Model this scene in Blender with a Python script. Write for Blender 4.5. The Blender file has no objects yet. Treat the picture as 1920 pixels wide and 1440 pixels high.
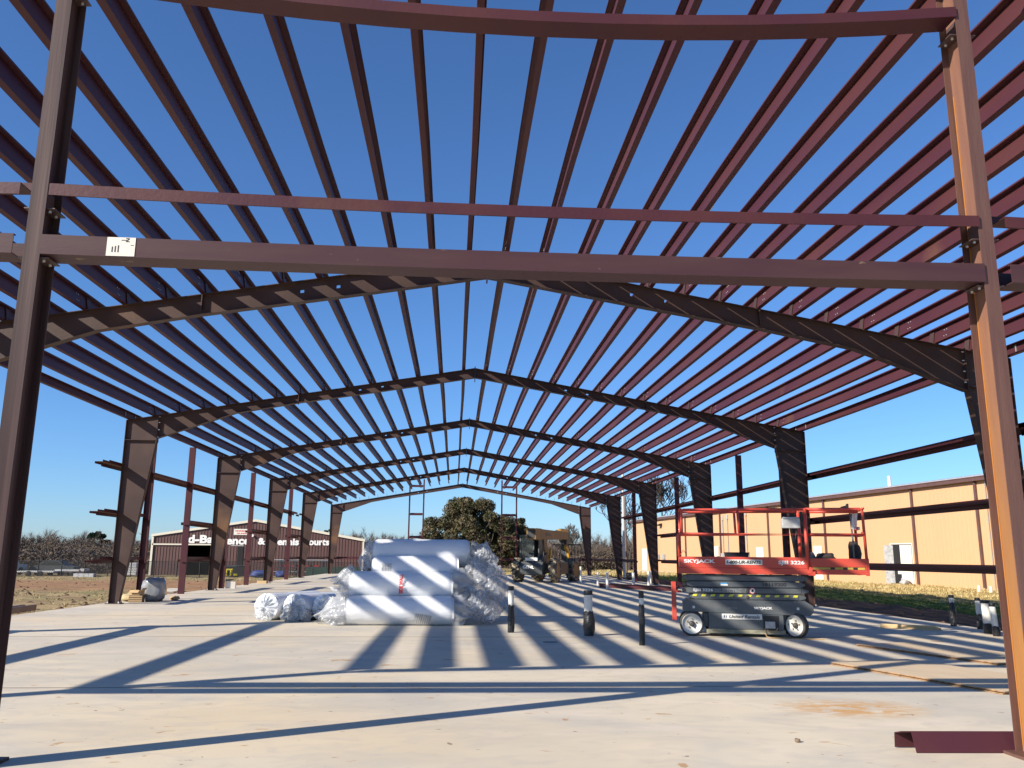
import bpy, math, random
import numpy as np
from mathutils import Vector, Matrix
random.seed(7); rng = np.random.default_rng(7)
sc = bpy.context.scene
col = sc.collection

# ------------------------------------------------------------------ camera
CAM = Vector((-0.4713, 0.0, 1.2864))
PIT, ROLL, YAW, FPX = 0.2030, 0.0077, 0.0653, 1574.77
fw0 = Vector((math.sin(YAW), math.cos(YAW), 0)); rt0 = Vector((math.cos(YAW), -math.sin(YAW), 0)); up0 = Vector((0, 0, 1))
FW = fw0*math.cos(PIT) + up0*math.sin(PIT); u0 = up0*math.cos(PIT) - fw0*math.sin(PIT)
RT = rt0*math.cos(ROLL) + u0*math.sin(ROLL); UP = u0*math.cos(ROLL) - rt0*math.sin(ROLL)
cd = bpy.data.cameras.new('camera'); cam = bpy.data.objects.new('camera', cd); col.objects.link(cam)
cam.matrix_world = Matrix(((RT.x, UP.x, -FW.x, CAM.x), (RT.y, UP.y, -FW.y, CAM.y), (RT.z, UP.z, -FW.z, CAM.z), (0, 0, 0, 1)))
cd.sensor_width = 36; cd.lens = FPX/1920*36; cd.clip_start = .05; cd.clip_end = 4000
sc.camera = cam

# ------------------------------------------------------------------ light
SX, SY = 1.58, 0.885                      # shadow run in x and y per metre of height
EL = math.atan(1/math.hypot(SX, SY)); AZ = math.atan2(-SX, -SY)
w = bpy.data.worlds.new('World'); sc.world = w; w.use_nodes = True
nt = w.node_tree; nt.nodes.clear()
sky = nt.nodes.new('ShaderNodeTexSky'); sky.sky_type = 'NISHITA'; sky.sun_disc = False
sky.sun_elevation = EL; sky.sun_rotation = AZ; sky.altitude = 100; sky.air_density = 0.95; sky.dust_density = 0.3; sky.ozone_density = 10.0
bg = nt.nodes.new('ShaderNodeBackground'); bg.inputs[1].default_value = 0.108
wo = nt.nodes.new('ShaderNodeOutputWorld')
nt.links.new(sky.outputs[0], bg.inputs[0]); nt.links.new(bg.outputs[0], wo.inputs[0])
sl = bpy.data.lights.new('sun', 'SUN'); sl.energy = 5.0; sl.angle = math.radians(.53); sl.color = (1.0, .91, .78)
so = bpy.data.objects.new('sun', sl); col.objects.link(so)
so.rotation_euler = Vector((SX, SY, -1)).to_track_quat('-Z', 'Y').to_euler()
so.location = (-60, -35, 40)
sc.view_settings.view_transform = 'Standard'; sc.view_settings.look = 'None'
sc.view_settings.exposure = 0.66; sc.view_settings.gamma = 1; sc.view_settings.use_curve_mapping = False

# ------------------------------------------------------------------ helpers
def V(*a): return Vector(a)
class MB:
    def __init__(s): s.v = []; s.f = []; s.m = []
    def add(s, vs, fs, mi=0):
        n = len(s.v); s.v += [tuple(p) for p in vs]; s.f += [tuple(i+n for i in f) for f in fs]; s.m += [mi]*len(fs)
    def hexa(s, p, mi=0):
        s.add(p, [(0, 3, 2, 1), (4, 5, 6, 7), (0, 1, 5, 4), (1, 2, 6, 5), (2, 3, 7, 6), (3, 0, 4, 7)], mi)
    def box(s, a, b, mi=0):
        (x0, y0, z0), (x1, y1, z1) = a, b
        s.hexa([(x0, y0, z0), (x1, y0, z0), (x1, y1, z0), (x0, y1, z0), (x0, y0, z1), (x1, y0, z1), (x1, y1, z1), (x0, y1, z1)], mi)
    def cbox(s, c, sz, rz=0, mi=0, rx=0, ry=0):
        M = Matrix.Rotation(rz, 3, 'Z') @ Matrix.Rotation(ry, 3, 'Y') @ Matrix.Rotation(rx, 3, 'X')
        h = [x/2 for x in sz]; P = []
        for z in (-1, 1):
            for x, y in ((-1, -1), (1, -1), (1, 1), (-1, 1)):
                P.append(Vector(c) + M @ Vector((x*h[0], y*h[1], z*h[2])))
        s.hexa(P, mi)
    def sweep(s, path, u, v, r, mi=0):
        """rectangle r=(u0,u1,v0,v1) in the axes u,v swept along path"""
        u = Vector(u); v = Vector(v); n = len(path); P = []
        for p in path:
            p = Vector(p)
            for a, b in ((r[0], r[2]), (r[1], r[2]), (r[1], r[3]), (r[0], r[3])): P.append(p + u*a + v*b)
        F = [(0, 3, 2, 1), tuple(4*(n-1)+i for i in range(4))]
        for i in range(n-1):
            for k in range(4): F.append((4*i+k, 4*i+(k+1) % 4, 4*i+4+(k+1) % 4, 4*i+4+k))
        s.add(P, F, mi)
    def tube(s, pts, r, n=8, mi=0, caps=True):
        pts = [Vector(p) for p in pts]; R = r if isinstance(r, (list, tuple)) else [r]*len(pts)
        P = []; F = []; ref = None
        for i, p in enumerate(pts):
            d = (pts[min(i+1, len(pts)-1)] - pts[max(i-1, 0)]).normalized()
            if ref is None: ref = Vector((0, 0, 1)) if abs(d.z) < .9 else Vector((1, 0, 0))
            a = d.cross(ref).normalized(); b = d.cross(a).normalized(); ref = -b if False else ref
            for k in range(n):
                t = 2*math.pi*k/n; P.append(p + (a*math.cos(t)+b*math.sin(t))*R[i])
        for i in range(len(pts)-1):
            for k in range(n): F.append((i*n+k, i*n+(k+1) % n, (i+1)*n+(k+1) % n, (i+1)*n+k))
        if caps: F.append(tuple(range(n-1, -1, -1))); F.append(tuple((len(pts)-1)*n+k for k in range(n)))
        s.add(P, F, mi)
    def lathe(s, c, ax, prof, n=24, mi=0):
        """prof: list of (distance along ax, radius)"""
        ax = Vector(ax).normalized(); ref = Vector((0, 0, 1)) if abs(ax.z) < .9 else Vector((1, 0, 0))
        a = ax.cross(ref).normalized(); b = ax.cross(a); P = []; F = []
        for h, r in prof:
            for k in range(n):
                t = 2*math.pi*k/n; P.append(Vector(c)+ax*h+(a*math.cos(t)+b*math.sin(t))*max(r, .0005))
        for i in range(len(prof)-1):
            for k in range(n): F.append((i*n+k, i*n+(k+1) % n, (i+1)*n+(k+1) % n, (i+1)*n+k))
        F.append(tuple(range(n))); F.append(tuple((len(prof)-1)*n+k for k in range(n)))
        s.add(P, F, mi)
    def poly(s, pts, d, mi=0):
        """extruded polygon: pts in 3D, d extrusion vector"""
        n = len(pts); P = [Vector(p) for p in pts]; P += [p+Vector(d) for p in P]
        F = [tuple(range(n-1, -1, -1)), tuple(range(n, 2*n))] + [(i, (i+1) % n, n+(i+1) % n, n+i) for i in range(n)]
        s.add(P, F, mi)
    def build(s, name, mats, parent=None, smooth=False, bevel=0, kind=None):
        me = bpy.data.meshes.new(name); me.from_pydata(s.v, [], s.f); me.validate(clean_customdata=False)
        for m in (mats if isinstance(mats, (list, tuple)) else [mats]): me.materials.append(m)
        if len(me.polygons) == len(s.m): me.polygons.foreach_set('material_index', s.m)
        if smooth: me.polygons.foreach_set('use_smooth', [True]*len(me.polygons))
        me.update()
        o = bpy.data.objects.new(name, me); col.objects.link(o)
        if parent: o.parent = parent
        if bevel:
            b = o.modifiers.new('bevel', 'BEVEL'); b.width = bevel; b.segments = 2; b.limit_method = 'ANGLE'
        if kind: o['kind'] = kind
        return o
def npmesh(name, verts, faces, mat, parent=None):
    """verts (N,3), faces (M,k) numpy"""
    me = bpy.data.meshes.new(name); k = faces.shape[1]
    me.vertices.add(len(verts)); me.vertices.foreach_set('co', verts.astype('f').ravel())
    me.loops.add(faces.size); me.loops.foreach_set('vertex_index', faces.astype('i').ravel())
    me.polygons.add(len(faces)); me.polygons.foreach_set('loop_start', np.arange(0, faces.size, k, dtype='i'))
    me.update(calc_edges=True); me.materials.append(mat)
    o = bpy.data.objects.new(name, me); col.objects.link(o)
    if parent: o.parent = parent
    return o
def tag(o, label, cat, group=None):
    o['label'] = label; o['category'] = cat
    if group: o['group'] = group
    return o
def thing(name, label, cat, loc=(0, 0, 0), rz=0, group=None):
    o = bpy.data.objects.new(name, None); col.objects.link(o); o.location = loc; o.rotation_euler = (0, 0, rz)
    o.empty_display_size = .1
    return tag(o, label, cat, group)
def text(s, mat, parent, o, xd, ud, wd, ht, name='lettering', bold=.0, shear=0, depth=.002):
    """lettering fitted into wd x ht metres with its lower left corner at o"""
    cu = bpy.data.curves.new(name, 'FONT'); cu.body = s; cu.offset = bold; cu.shear = shear; cu.resolution_u = 3
    t = bpy.data.objects.new(name, cu); col.objects.link(t)
    dg = bpy.context.evaluated_depsgraph_get(); me = bpy.data.meshes.new_from_object(t.evaluated_get(dg))
    bpy.data.objects.remove(t); bpy.data.curves.remove(cu)
    n = len(me.vertices); c = np.empty(n*3, 'f'); me.vertices.foreach_get('co', c); c = c.reshape(-1, 3)
    mn = c.min(0); mx = c.max(0); q = (c-mn)/np.maximum(mx-mn, 1e-6)
    xd = Vector(xd).normalized(); ud = Vector(ud).normalized(); nn = xd.cross(ud)
    P = np.array(o)[None]+q[:, :1]*np.array(xd)*wd+q[:, 1:2]*np.array(ud)*ht+np.array(nn)[None]*depth
    me.vertices.foreach_set('co', P.astype('f').ravel()); me.materials.clear(); me.materials.append(mat); me.update()
    r = bpy.data.objects.new(name, me); col.objects.link(r); r.parent = parent
    return r

# ------------------------------------------------------------------ materials
def mat(name, c, rough=.6, c2=None, scale=4, amt=.5, metal=0, bump=0, bscale=30, stretch=(1, 1, 1), spec=.5, lo=.4, hi=.65, c3=None, s3=1.0, lo3=.6, hi3=.7, st3=(1, 1, 1), detail=6, alpha=None, trans=0, coat=0):
    m = bpy.data.materials.new(name); m.use_nodes = True; t = m.node_tree; b = t.nodes['Principled BSDF']
    b.inputs['Base Color'].default_value = (*c, 1); b.inputs['Roughness'].default_value = rough
    b.inputs['Metallic'].default_value = metal; b.inputs['Specular IOR Level'].default_value = spec
    if alpha is not None: b.inputs['Alpha'].default_value = alpha
    if trans: b.inputs['Transmission Weight'].default_value = trans
    if coat: b.inputs['Coat Weight'].default_value = coat
    tc = t.nodes.new('ShaderNodeTexCoord')
    def noise(sc_, st, det=6):
        mp = t.nodes.new('ShaderNodeMapping'); mp.inputs['Scale'].default_value = st
        t.links.new(tc.outputs['Object'], mp.inputs[0])
        n = t.nodes.new('ShaderNodeTexNoise'); n.inputs['Scale'].default_value = sc_; n.inputs['Detail'].default_value = det
        t.links.new(mp.outputs[0], n.inputs[0]); return n
    last = None
    def mix(colr, n, lo_, hi_, am, last):
        mr = t.nodes.new('ShaderNodeMapRange'); mr.inputs[1].default_value = lo_; mr.inputs[2].default_value = hi_; mr.inputs[4].default_value = am
        t.links.new(n.outputs['Fac'], mr.inputs[0])
        mx = t.nodes.new('ShaderNodeMix'); mx.data_type = 'RGBA'
        t.links.new(mr.outputs[0], mx.inputs[0])
        if last: t.links.new(last, mx.inputs[6])
        else: mx.inputs[6].default_value = (*c, 1)
        mx.inputs[7].default_value = (*colr, 1)
        return mx.outputs[2]
    if c2: last = mix(c2, noise(scale, stretch, detail), lo, hi, amt, last)
    if c3: last = mix(c3, noise(s3, st3), lo3, hi3, 1, last)
    if last: t.links.new(last, b.inputs['Base Color'])
    if bump:
        n = noise(bscale, stretch); bp = t.nodes.new('ShaderNodeBump'); bp.inputs['Strength'].default_value = bump; bp.inputs['Distance'].default_value = .02
        t.links.new(n.outputs['Fac'], bp.inputs['Height']); t.links.new(bp.outputs[0], b.inputs['Normal'])
    return m
M = {}
M['primer'] = mat('red_oxide_primer', (.060, .0165, .024), .5, (.085, .027, .023), 1.3, .7, bump=.08, stretch=(1, .3, 1), c3=(.12, .055, .032), s3=.6, lo3=.66, hi3=.8, spec=.3)
M['frame'] = mat('brown_shop_primer', (.055, .033, .029), .55, (.08, .047, .038), 1.6, .7, bump=.1, c3=(.17, .09, .045), s3=.5, lo3=.63, hi3=.78, spec=.3)
M['framedark'] = mat('dark_shop_primer', (.075, .045, .045), .5, (.12, .075, .062), 2.0, .6, bump=.08)
M['header'] = mat('header_primer', (.060, .027, .032), .5, (.074, .038, .036), 2.5, .7, spec=.25, bump=.06, stretch=(.4, 1, 3), c3=(.26, .19, .12), s3=6, lo3=.68, hi3=.76, st3=(1, 1, 2))
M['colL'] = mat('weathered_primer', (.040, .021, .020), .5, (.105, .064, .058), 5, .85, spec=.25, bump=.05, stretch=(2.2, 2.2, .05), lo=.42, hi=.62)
M['galv'] = mat('galvanised', (.55, .55, .53), .4, (.4, .4, .4), 20, .5, metal=.6)
M['bolt'] = mat('bolt_zinc', (.75, .75, .72), .35, metal=.5)
def rustcol():
    m = mat('rusty_primer', (.18, .084, .058), .6, (.225, .11, .068), 7, .6, stretch=(3, 3, .3), bump=.2, bscale=60)
    t = m.node_tree; b = t.nodes['Principled BSDF']; src = b.inputs['Base Color'].links[0].from_socket
    tc = t.nodes.new('ShaderNodeTexCoord'); sp = t.nodes.new('ShaderNodeSeparateXYZ'); t.links.new(tc.outputs['Object'], sp.inputs[0])
    n = t.nodes.new('ShaderNodeTexNoise'); n.inputs['Scale'].default_value = 5
    mp = t.nodes.new('ShaderNodeMapping'); mp.inputs['Scale'].default_value = (3, 3, .5); t.links.new(tc.outputs['Object'], mp.inputs[0]); t.links.new(mp.outputs[0], n.inputs[0])
    ad = t.nodes.new('ShaderNodeMath'); ad.operation = 'MULTIPLY_ADD'; ad.inputs[1].default_value = 2.2; t.links.new(n.outputs[0], ad.inputs[0]); t.links.new(sp.outputs[2], ad.inputs[2])
    mr = t.nodes.new('ShaderNodeMapRange'); mr.inputs[1].default_value = 4.4; mr.inputs[2].default_value = 1.6; t.links.new(ad.outputs[0], mr.inputs[0])
    mx = t.nodes.new('ShaderNodeMix'); mx.data_type = 'RGBA'; t.links.new(mr.outputs[0], mx.inputs[0]); t.links.new(src, mx.inputs[6]); mx.inputs[7].default_value = (.31, .14, .038, 1)
    t.links.new(mx.outputs[2], b.inputs['Base Color']); return m
M['rust'] = rustcol()
M['weld'] = mat('lit_fillet_orange', (.40, .16, .035), .7, (.36, .14, .03), 12, .6)  # brighter orange that paints sunlight caught on the fillet

def concrete():
    m = bpy.data.materials.new('slab_concrete'); m.use_nodes = True; t = m.node_tree; b = t.nodes['Principled BSDF']
    b.inputs['Roughness'].default_value = .75; b.inputs['Specular IOR Level'].default_value = .35
    tc = t.nodes.new('ShaderNodeTexCoord')
    def N(sc_, st=(1, 1, 1), det=8, off=(0, 0, 0), dist=0, rot=0):
        mp = t.nodes.new('ShaderNodeMapping'); mp.inputs['Scale'].default_value = st; mp.inputs['Location'].default_value = off; mp.inputs['Rotation'].default_value = (0, 0, rot)
        t.links.new(tc.outputs['Object'], mp.inputs[0]); n = t.nodes.new('ShaderNodeTexNoise'); n.inputs['Scale'].default_value = sc_; n.inputs['Detail'].default_value = det; n.inputs['Distortion'].default_value = dist
        t.links.new(mp.outputs[0], n.inputs[0]); return n.outputs['Fac']
    def MR(x, a, b_, c=0, d=1):
        r = t.nodes.new('ShaderNodeMapRange'); r.inputs[1].default_value = a; r.inputs[2].default_value = b_; r.inputs[3].default_value = c; r.inputs[4].default_value = d; t.links.new(x, r.inputs[0]); return r.outputs[0]
    def MX(f, a, c):
        x = t.nodes.new('ShaderNodeMix'); x.data_type = 'RGBA'; t.links.new(f, x.inputs[0])
        if isinstance(a, tuple): x.inputs[6].default_value = (*a, 1)
        else: t.links.new(a, x.inputs[6])
        x.inputs[7].default_value = (*c, 1); return x.outputs[2]
    def MUL(a, c):
        x = t.nodes.new('ShaderNodeMath'); x.operation = 'MULTIPLY'; t.links.new(a, x.inputs[0])
        if isinstance(c, float): x.inputs[1].default_value = c
        else: t.links.new(c, x.inputs[1])
        return x.outputs[0]
    c = MX(MR(N(.35, (1, .7, 1), 10, dist=.6), .40, .62), (.65, .57, .43), (.53, .485, .40))
    c = MX(MR(N(.8, (.65, 1.1, 1), 9, (3, 1, 0), 1.4, .25), .42, .70, 0, .75), c, (.43, .405, .36))
    c = MX(MR(N(.9, (.6, 1.2, 1), 9, (9, 4, 0), 1.6, -.2), .52, .74, 0, .55), c, (.70, .60, .49))
    c = MX(MR(N(.28, (1, 1.2, 1), 7, (7, 3, 0), .5), .48, .68, 0, .6), c, (.66, .53, .34))
    c = MX(MR(N(3.2, (.8, 1.3, 1), 10, (4, 9, 0), 1.2), .48, .72, 0, .5), c, (.46, .42, .36))
    c = MX(MUL(MR(N(3.6, (.9, 1.5, 1), 10, (1, 5, 0), 1.0), .665, .71), .8), c, (.42, .23, .10))       # clay specks
    c = MX(MUL(MR(N(9, (.9, 1.3, 1), 8, (2, 8, 0), .8), .695, .72), .8), c, (.16, .11, .07))           # dark specks
    c = MX(MR(N(60, det=3), .5, .8, 0, .12), c, (.35, .33, .30))
    # the orange clay smear near the right column
    mp = t.nodes.new('ShaderNodeMapping'); mp.vector_type = 'POINT'; mp.inputs['Location'].default_value = (-3.05, -7.62, 0)
    t.links.new(tc.outputs['Object'], mp.inputs[0])
    m2 = t.nodes.new('ShaderNodeMapping'); m2.inputs['Scale'].default_value = (1.25, 1.7, 1); t.links.new(mp.outputs[0], m2.inputs[0])
    ln = t.nodes.new('ShaderNodeVectorMath'); ln.operation = 'LENGTH'; t.links.new(m2.outputs[0], ln.inputs[0])
    blob = MR(ln.outputs['Value'], .95, .35); c = MX(MUL(MR(N(5, (.8, 2, 1), 9, dist=1.5), .41, .54), blob), c, (.55, .32, .13))
    t.links.new(c, b.inputs['Base Color'])
    bp = t.nodes.new('ShaderNodeBump'); bp.inputs['Strength'].default_value = .12; bp.inputs['Distance'].default_value = .01
    t.links.new(N(14, (.6, 1.5, 1)), bp.inputs['Height']); t.links.new(bp.outputs[0], b.inputs['Normal'])
    return m
M['slab'] = concrete()

def groundmat():
    m = bpy.data.materials.new('field_soil'); m.use_nodes = True; t = m.node_tree; b = t.nodes['Principled BSDF']
    b.inputs['Roughness'].default_value = .95; b.inputs['Specular IOR Level'].default_value = .1
    tc = t.nodes.new('ShaderNodeTexCoord'); sp = t.nodes.new('ShaderNodeSeparateXYZ'); t.links.new(tc.outputs['Object'], sp.inputs[0])
    def N(sc_, st=(1, 1, 1), det=8, off=(0, 0, 0)):
        mp = t.nodes.new('ShaderNodeMapping'); mp.inputs['Scale'].default_value = st; mp.inputs['Location'].default_value = off
        t.links.new(tc.outputs['Object'], mp.inputs[0]); n = t.nodes.new('ShaderNodeTexNoise'); n.inputs['Scale'].default_value = sc_; n.inputs['Detail'].default_value = det
        t.links.new(mp.outputs[0], n.inputs[0]); return n.outputs['Fac']
    def MR(x, a, b_, c=0, d=1):
        r = t.nodes.new('ShaderNodeMapRange'); r.interpolation_type = 'SMOOTHSTEP'; r.inputs[1].default_value = a; r.inputs[2].default_value = b_; r.inputs[3].default_value = c; r.inputs[4].default_value = d; t.links.new(x, r.inputs[0]); return r.outputs[0]
    def MX(f, a, c):
        x = t.nodes.new('ShaderNodeMix'); x.data_type = 'RGBA'; t.links.new(f, x.inputs[0])
        for i, q in ((6, a), (7, c)):
            if isinstance(q, tuple): x.inputs[i].default_value = (*q, 1)
            else: t.links.new(q, x.inputs[i])
        return x.outputs[2]
    def OP(op, a, c):
        x = t.nodes.new('ShaderNodeMath'); x.operation = op
        for i, q in ((0, a), (1, c)):
            if isinstance(q, (int, float)): x.inputs[i].default_value = q
            else: t.links.new(q, x.inputs[i])
        return x.outputs[0]
    X = sp.outputs[0]; Y = sp.outputs[1]
    n1 = N(.25, (1, .5, 1)); n2 = N(1.6, (.5, 1.4, 1)); wob = OP('MULTIPLY', OP('SUBTRACT', n1, .5), 14.0)
    left = MX(MR(n2, .4, .62), (.36, .27, .145), (.25, .18, .10))
    left = MX(MR(N(.5, (.6, 1.4, 1), 6, (5, 5, 0)), .5, .62), left, (.24, .21, .10))
    yy = OP('ADD', Y, wob)
    clay = OP('MULTIPLY', MR(yy, 38, 46), MR(yy, 66, 60))
    left = MX(OP('MULTIPLY', clay, .9), left, MX(MR(n2, .4, .6), (.34, .19, .10), (.27, .155, .085)))
    edge = MR(OP('ADD', X, OP('MULTIPLY', OP('SUBTRACT', n2, .5), 3.0)), -11.6, -10.4); left = MX(edge, left, (.40, .19, .08))
    xx = OP('ADD', X, OP('MULTIPLY', OP('SUBTRACT', N(.8, (1, .4, 1)), .5), 2.5))
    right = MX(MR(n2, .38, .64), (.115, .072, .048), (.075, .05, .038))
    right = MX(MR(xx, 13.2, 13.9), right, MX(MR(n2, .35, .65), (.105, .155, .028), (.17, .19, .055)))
    right = MX(MR(xx, 15.8, 17.4), right, MX(MR(n2, .35, .62), (.48, .33, .14), (.30, .24, .085)))
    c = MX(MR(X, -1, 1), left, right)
    far = MX(MR(n1, .4, .6), (.22, .19, .085), (.30, .22, .12)); c = MX(MR(Y, 66, 72), c, MX(MR(X, -8, -6), c, far))
    t.links.new(c, b.inputs['Base Color'])
    bp = t.nodes.new('ShaderNodeBump'); bp.inputs['Strength'].default_value = .8; bp.inputs['Distance'].default_value = .06
    t.links.new(N(3, (.7, 1.3, 1), 9), bp.inputs['Height']); t.links.new(bp.outputs[0], b.inputs['Normal'])
    return m
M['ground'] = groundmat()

# ------------------------------------------------------------------ ground
SLX, SLY0, SLY1 = 9.75, -9.0, 62.9
def ss(x, a, b):
    t = np.clip((x-a)/(b-a), 0, 1); return t*t*(3-2*t)
def gz(x, y):
    x = np.asarray(x, float); y = np.asarray(y, float)
    zl = -.13-.008*np.clip(y-8, 0, 95); zr = -.13+.13*ss(x, 14, 20)-.007*np.clip(y-60, 0, 70)
    s = ss(x, -6, 9); z = zl*(1-s)+zr*s
    out = (x < -10.1) | (x > 10.1) | (y > 63.3)
    amp = np.where(out, .05, 0.0)
    z = z+amp*(np.sin(x*1.7+np.sin(y*.9)*2)*np.sin(y*1.3+x*.4)+.6*np.sin(x*4.1+y*.7)*np.sin(y*3.3))
    return np.where(out, z, np.minimum(z, -.13))
def axis(a, b, step, far, n=14):
    core = np.arange(a, b+.01, step); g = np.geomspace(step, far, n)
    return np.concatenate([a-g[::-1], core, b+g])
gx = axis(-60, 40, .5, 900); gy = axis(-14, 110, .6, 1300)
GX, GY = np.meshgrid(gx, gy); GZ = gz(GX, GY)
nx, ny = len(gx), len(gy)
idx = np.arange(nx*ny).reshape(ny, nx)
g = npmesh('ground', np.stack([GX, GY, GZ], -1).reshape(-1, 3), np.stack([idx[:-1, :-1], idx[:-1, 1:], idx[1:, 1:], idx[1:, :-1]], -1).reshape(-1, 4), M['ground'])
g['kind'] = 'structure'; g.data.polygons.foreach_set('use_smooth', [True]*len(g.data.polygons))
mb = MB(); mb.box((-SLX, SLY0, -.35), (SLX, SLY1, 0)); slab = mb.build('concrete_slab', M['slab'], kind='structure')
M['joint'] = mat('saw_cut', (.20, .18, .15), .9, (.32, .28, .22), 3, .8)
mb = MB()
for y in (8.9, 14.25, 19.1, 23.4, 28, 32.5, 37, 41.6, 46.2, 50.8, 56.5): mb.box((-SLX+.02, y-.006, .002), (SLX-.02, y+.006, .0045))
mb.build('slab_joints', M['joint'], kind='structure')

# ------------------------------------------------------------------ steel building
YF = [14.25, 23.41, 32.47, 41.62, 50.76, 62.23]
SL = .175; ZR = 6.54
B = thing('steel_building_frame', 'unfinished open gabled building skeleton of dark red primed steel on the concrete slab', 'building', (0, 0, 0))
def rz_(x): return ZR-SL*abs(x)
def frame(Y, i):
    f = bpy.data.objects.new('rigid_frame', None)
    col.objects.link(f); f.parent = B
    for s in (-1, 1):
        # column
        c = MB(); T = .006
        web = [(s*9.49, 0), (s*9.25, 0), (s*8.66, 4.35), (s*8.66, rz_(8.66)-.012), (s*9.49, rz_(9.49)-.012)]
        pts = [(x, Y-T/2, z) for x, z in web]
        c.poly(pts, (0, T, 0))
        c.sweep([(s*9.49, Y, .02), (s*9.49, Y, rz_(9.5)-.012)], (1, 0, 0), (0, 1, 0), ((0, s*.012) if s > 0 else (-.012, 0)) + (-.08, .08))
        c.sweep([(s*9.25, Y, .02), (s*8.66, Y, 4.35)], (1, 0, 0), (0, 1, 0), ((-.012, 0) if s > 0 else (0, .012)) + (-.08, .08))
        c.sweep([(s*9.5, Y, rz_(9.5)-.012), (s*8.665, Y, rz_(8.665)-.012)], (0, 0, 1), (0, 1, 0), (0, .012, -.08, .08))
        for q in (-1, 1): c.box((min(s*9.488, s*8.69), Y+q*.042-.037, 4.325), (max(s*9.488, s*8.69), Y+q*.042+.037, 4.337))
        # knee plate
        c.box((s*8.655-.008, Y-.085, 4.28), (s*8.655+.008, Y+.085, rz_(8.65)+.02))
        c.box((min(s*9.16, s*9.56), Y-.13, .0), (max(s*9.16, s*9.56), Y+.13, .02))
        bb = c
        for z in (4.42, 4.62, 4.82, 4.98):
            for q in (-.055, .055): bb.box((s*8.62-.02, Y+q-.009, z-.009), (s*8.62+.02, Y+q+.009, z+.009), 1)
        for x in (9.22, 9.5):
            for q in (-.1, .1): bb.box((s*x-.015, Y+q-.012, .02), (s*x+.015, Y+q+.012, .06), 1)
        c.build('column', [M['frame'], M['bolt']], f)
        # rafter
        r = MB(); bot = [(8.64, 4.40), (6.6, 5.13), (4.9, 5.455), (2.85, 5.79), (0.012, 6.275)]
        if i == 0: bot = [(x, z-.125) for x, z in bot]
        top = [(0.012, rz_(0)-.012), (8.64, rz_(8.64)-.012)]
        def zb_(x):
            for (xa_, za_), (xb_, zb2) in zip(bot[:-1], bot[1:]):
                if xb_ <= x <= xa_: return za_+(zb2-za_)*(x-xa_)/(xb_-xa_)
            return bot[-1][1]
        holes = (2.60, 3.22); xs = sorted({x for x, z in bot} | {h+q for h in holes for q in (-.032, .032)}, reverse=True)
        for xa_, xb_ in zip(xs[:-1], xs[1:]):
            ta, tb = rz_(xa_)-.012, rz_(xb_)-.012; ba, bb_ = zb_(xa_), zb_(xb_); hh = [h for h in holes if abs((xa_+xb_)/2-h) < .01]
            for (l0, l1) in (((0, .46), (.60, 1)) if hh else ((0, 1),)):
                q = [(s*xa_, Y-T/2, ba+(ta-ba)*l0), (s*xb_, Y-T/2, bb_+(tb-bb_)*l0), (s*xb_, Y-T/2, bb_+(tb-bb_)*l1), (s*xa_, Y-T/2, ba+(ta-ba)*l1)]
                r.poly(q, (0, T, 0))
        r.sweep([(s*8.64, Y, rz_(8.64)-.012), (s*.012, Y, ZR-.012)], (0, 0, 1), (0, 1, 0), (0, .012, -.08, .08))
        r.sweep([(s*x, Y, z) for x, z in bot], (0, 0, 1), (0, 1, 0), (-.012, 0, -.08, .08))
        # splice plates and ridge plate half
        r.box((min(s*.002, s*.012), Y-.085, 6.16-(.1 if i == 0 else 0)), (max(s*.002, s*.012), Y+.085, ZR+.05))
        if i % 2 == 0 or i == 1:
            r.box((s*4.9-.008, Y-.082, 5.40), (s*4.9+.008, Y-.004, rz_(4.9)-.013))
        # purlin clips
        for k in range(14):
            x = .3+.65*k; z = rz_(x); t = .012
            r.poly([(s*(x-.012), Y-.07, z+.002), (s*(x-.012), Y+.07, z+.002), (s*(x-.012)+s*SL*.21, Y+.07, z+.22), (s*(x-.012)+s*SL*.21, Y-.07, z+.22)], (-s*.008, 0, 0))
            for dy in (-.45, -.38, -.035, .035):
                for dz in (.06, .17):
                    if i < 4: c0 = s*(x-.0075)+s*dz*SL; r.box((c0-.004, Y+dy-.006, z+dz-.006), (c0+.004, Y+dy+.006, z+dz+.006), 1)
        r.build('rafter', [M['frame'], M['bolt']], f)
for i, Y in enumerate(YF): frame(Y, i)
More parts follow.
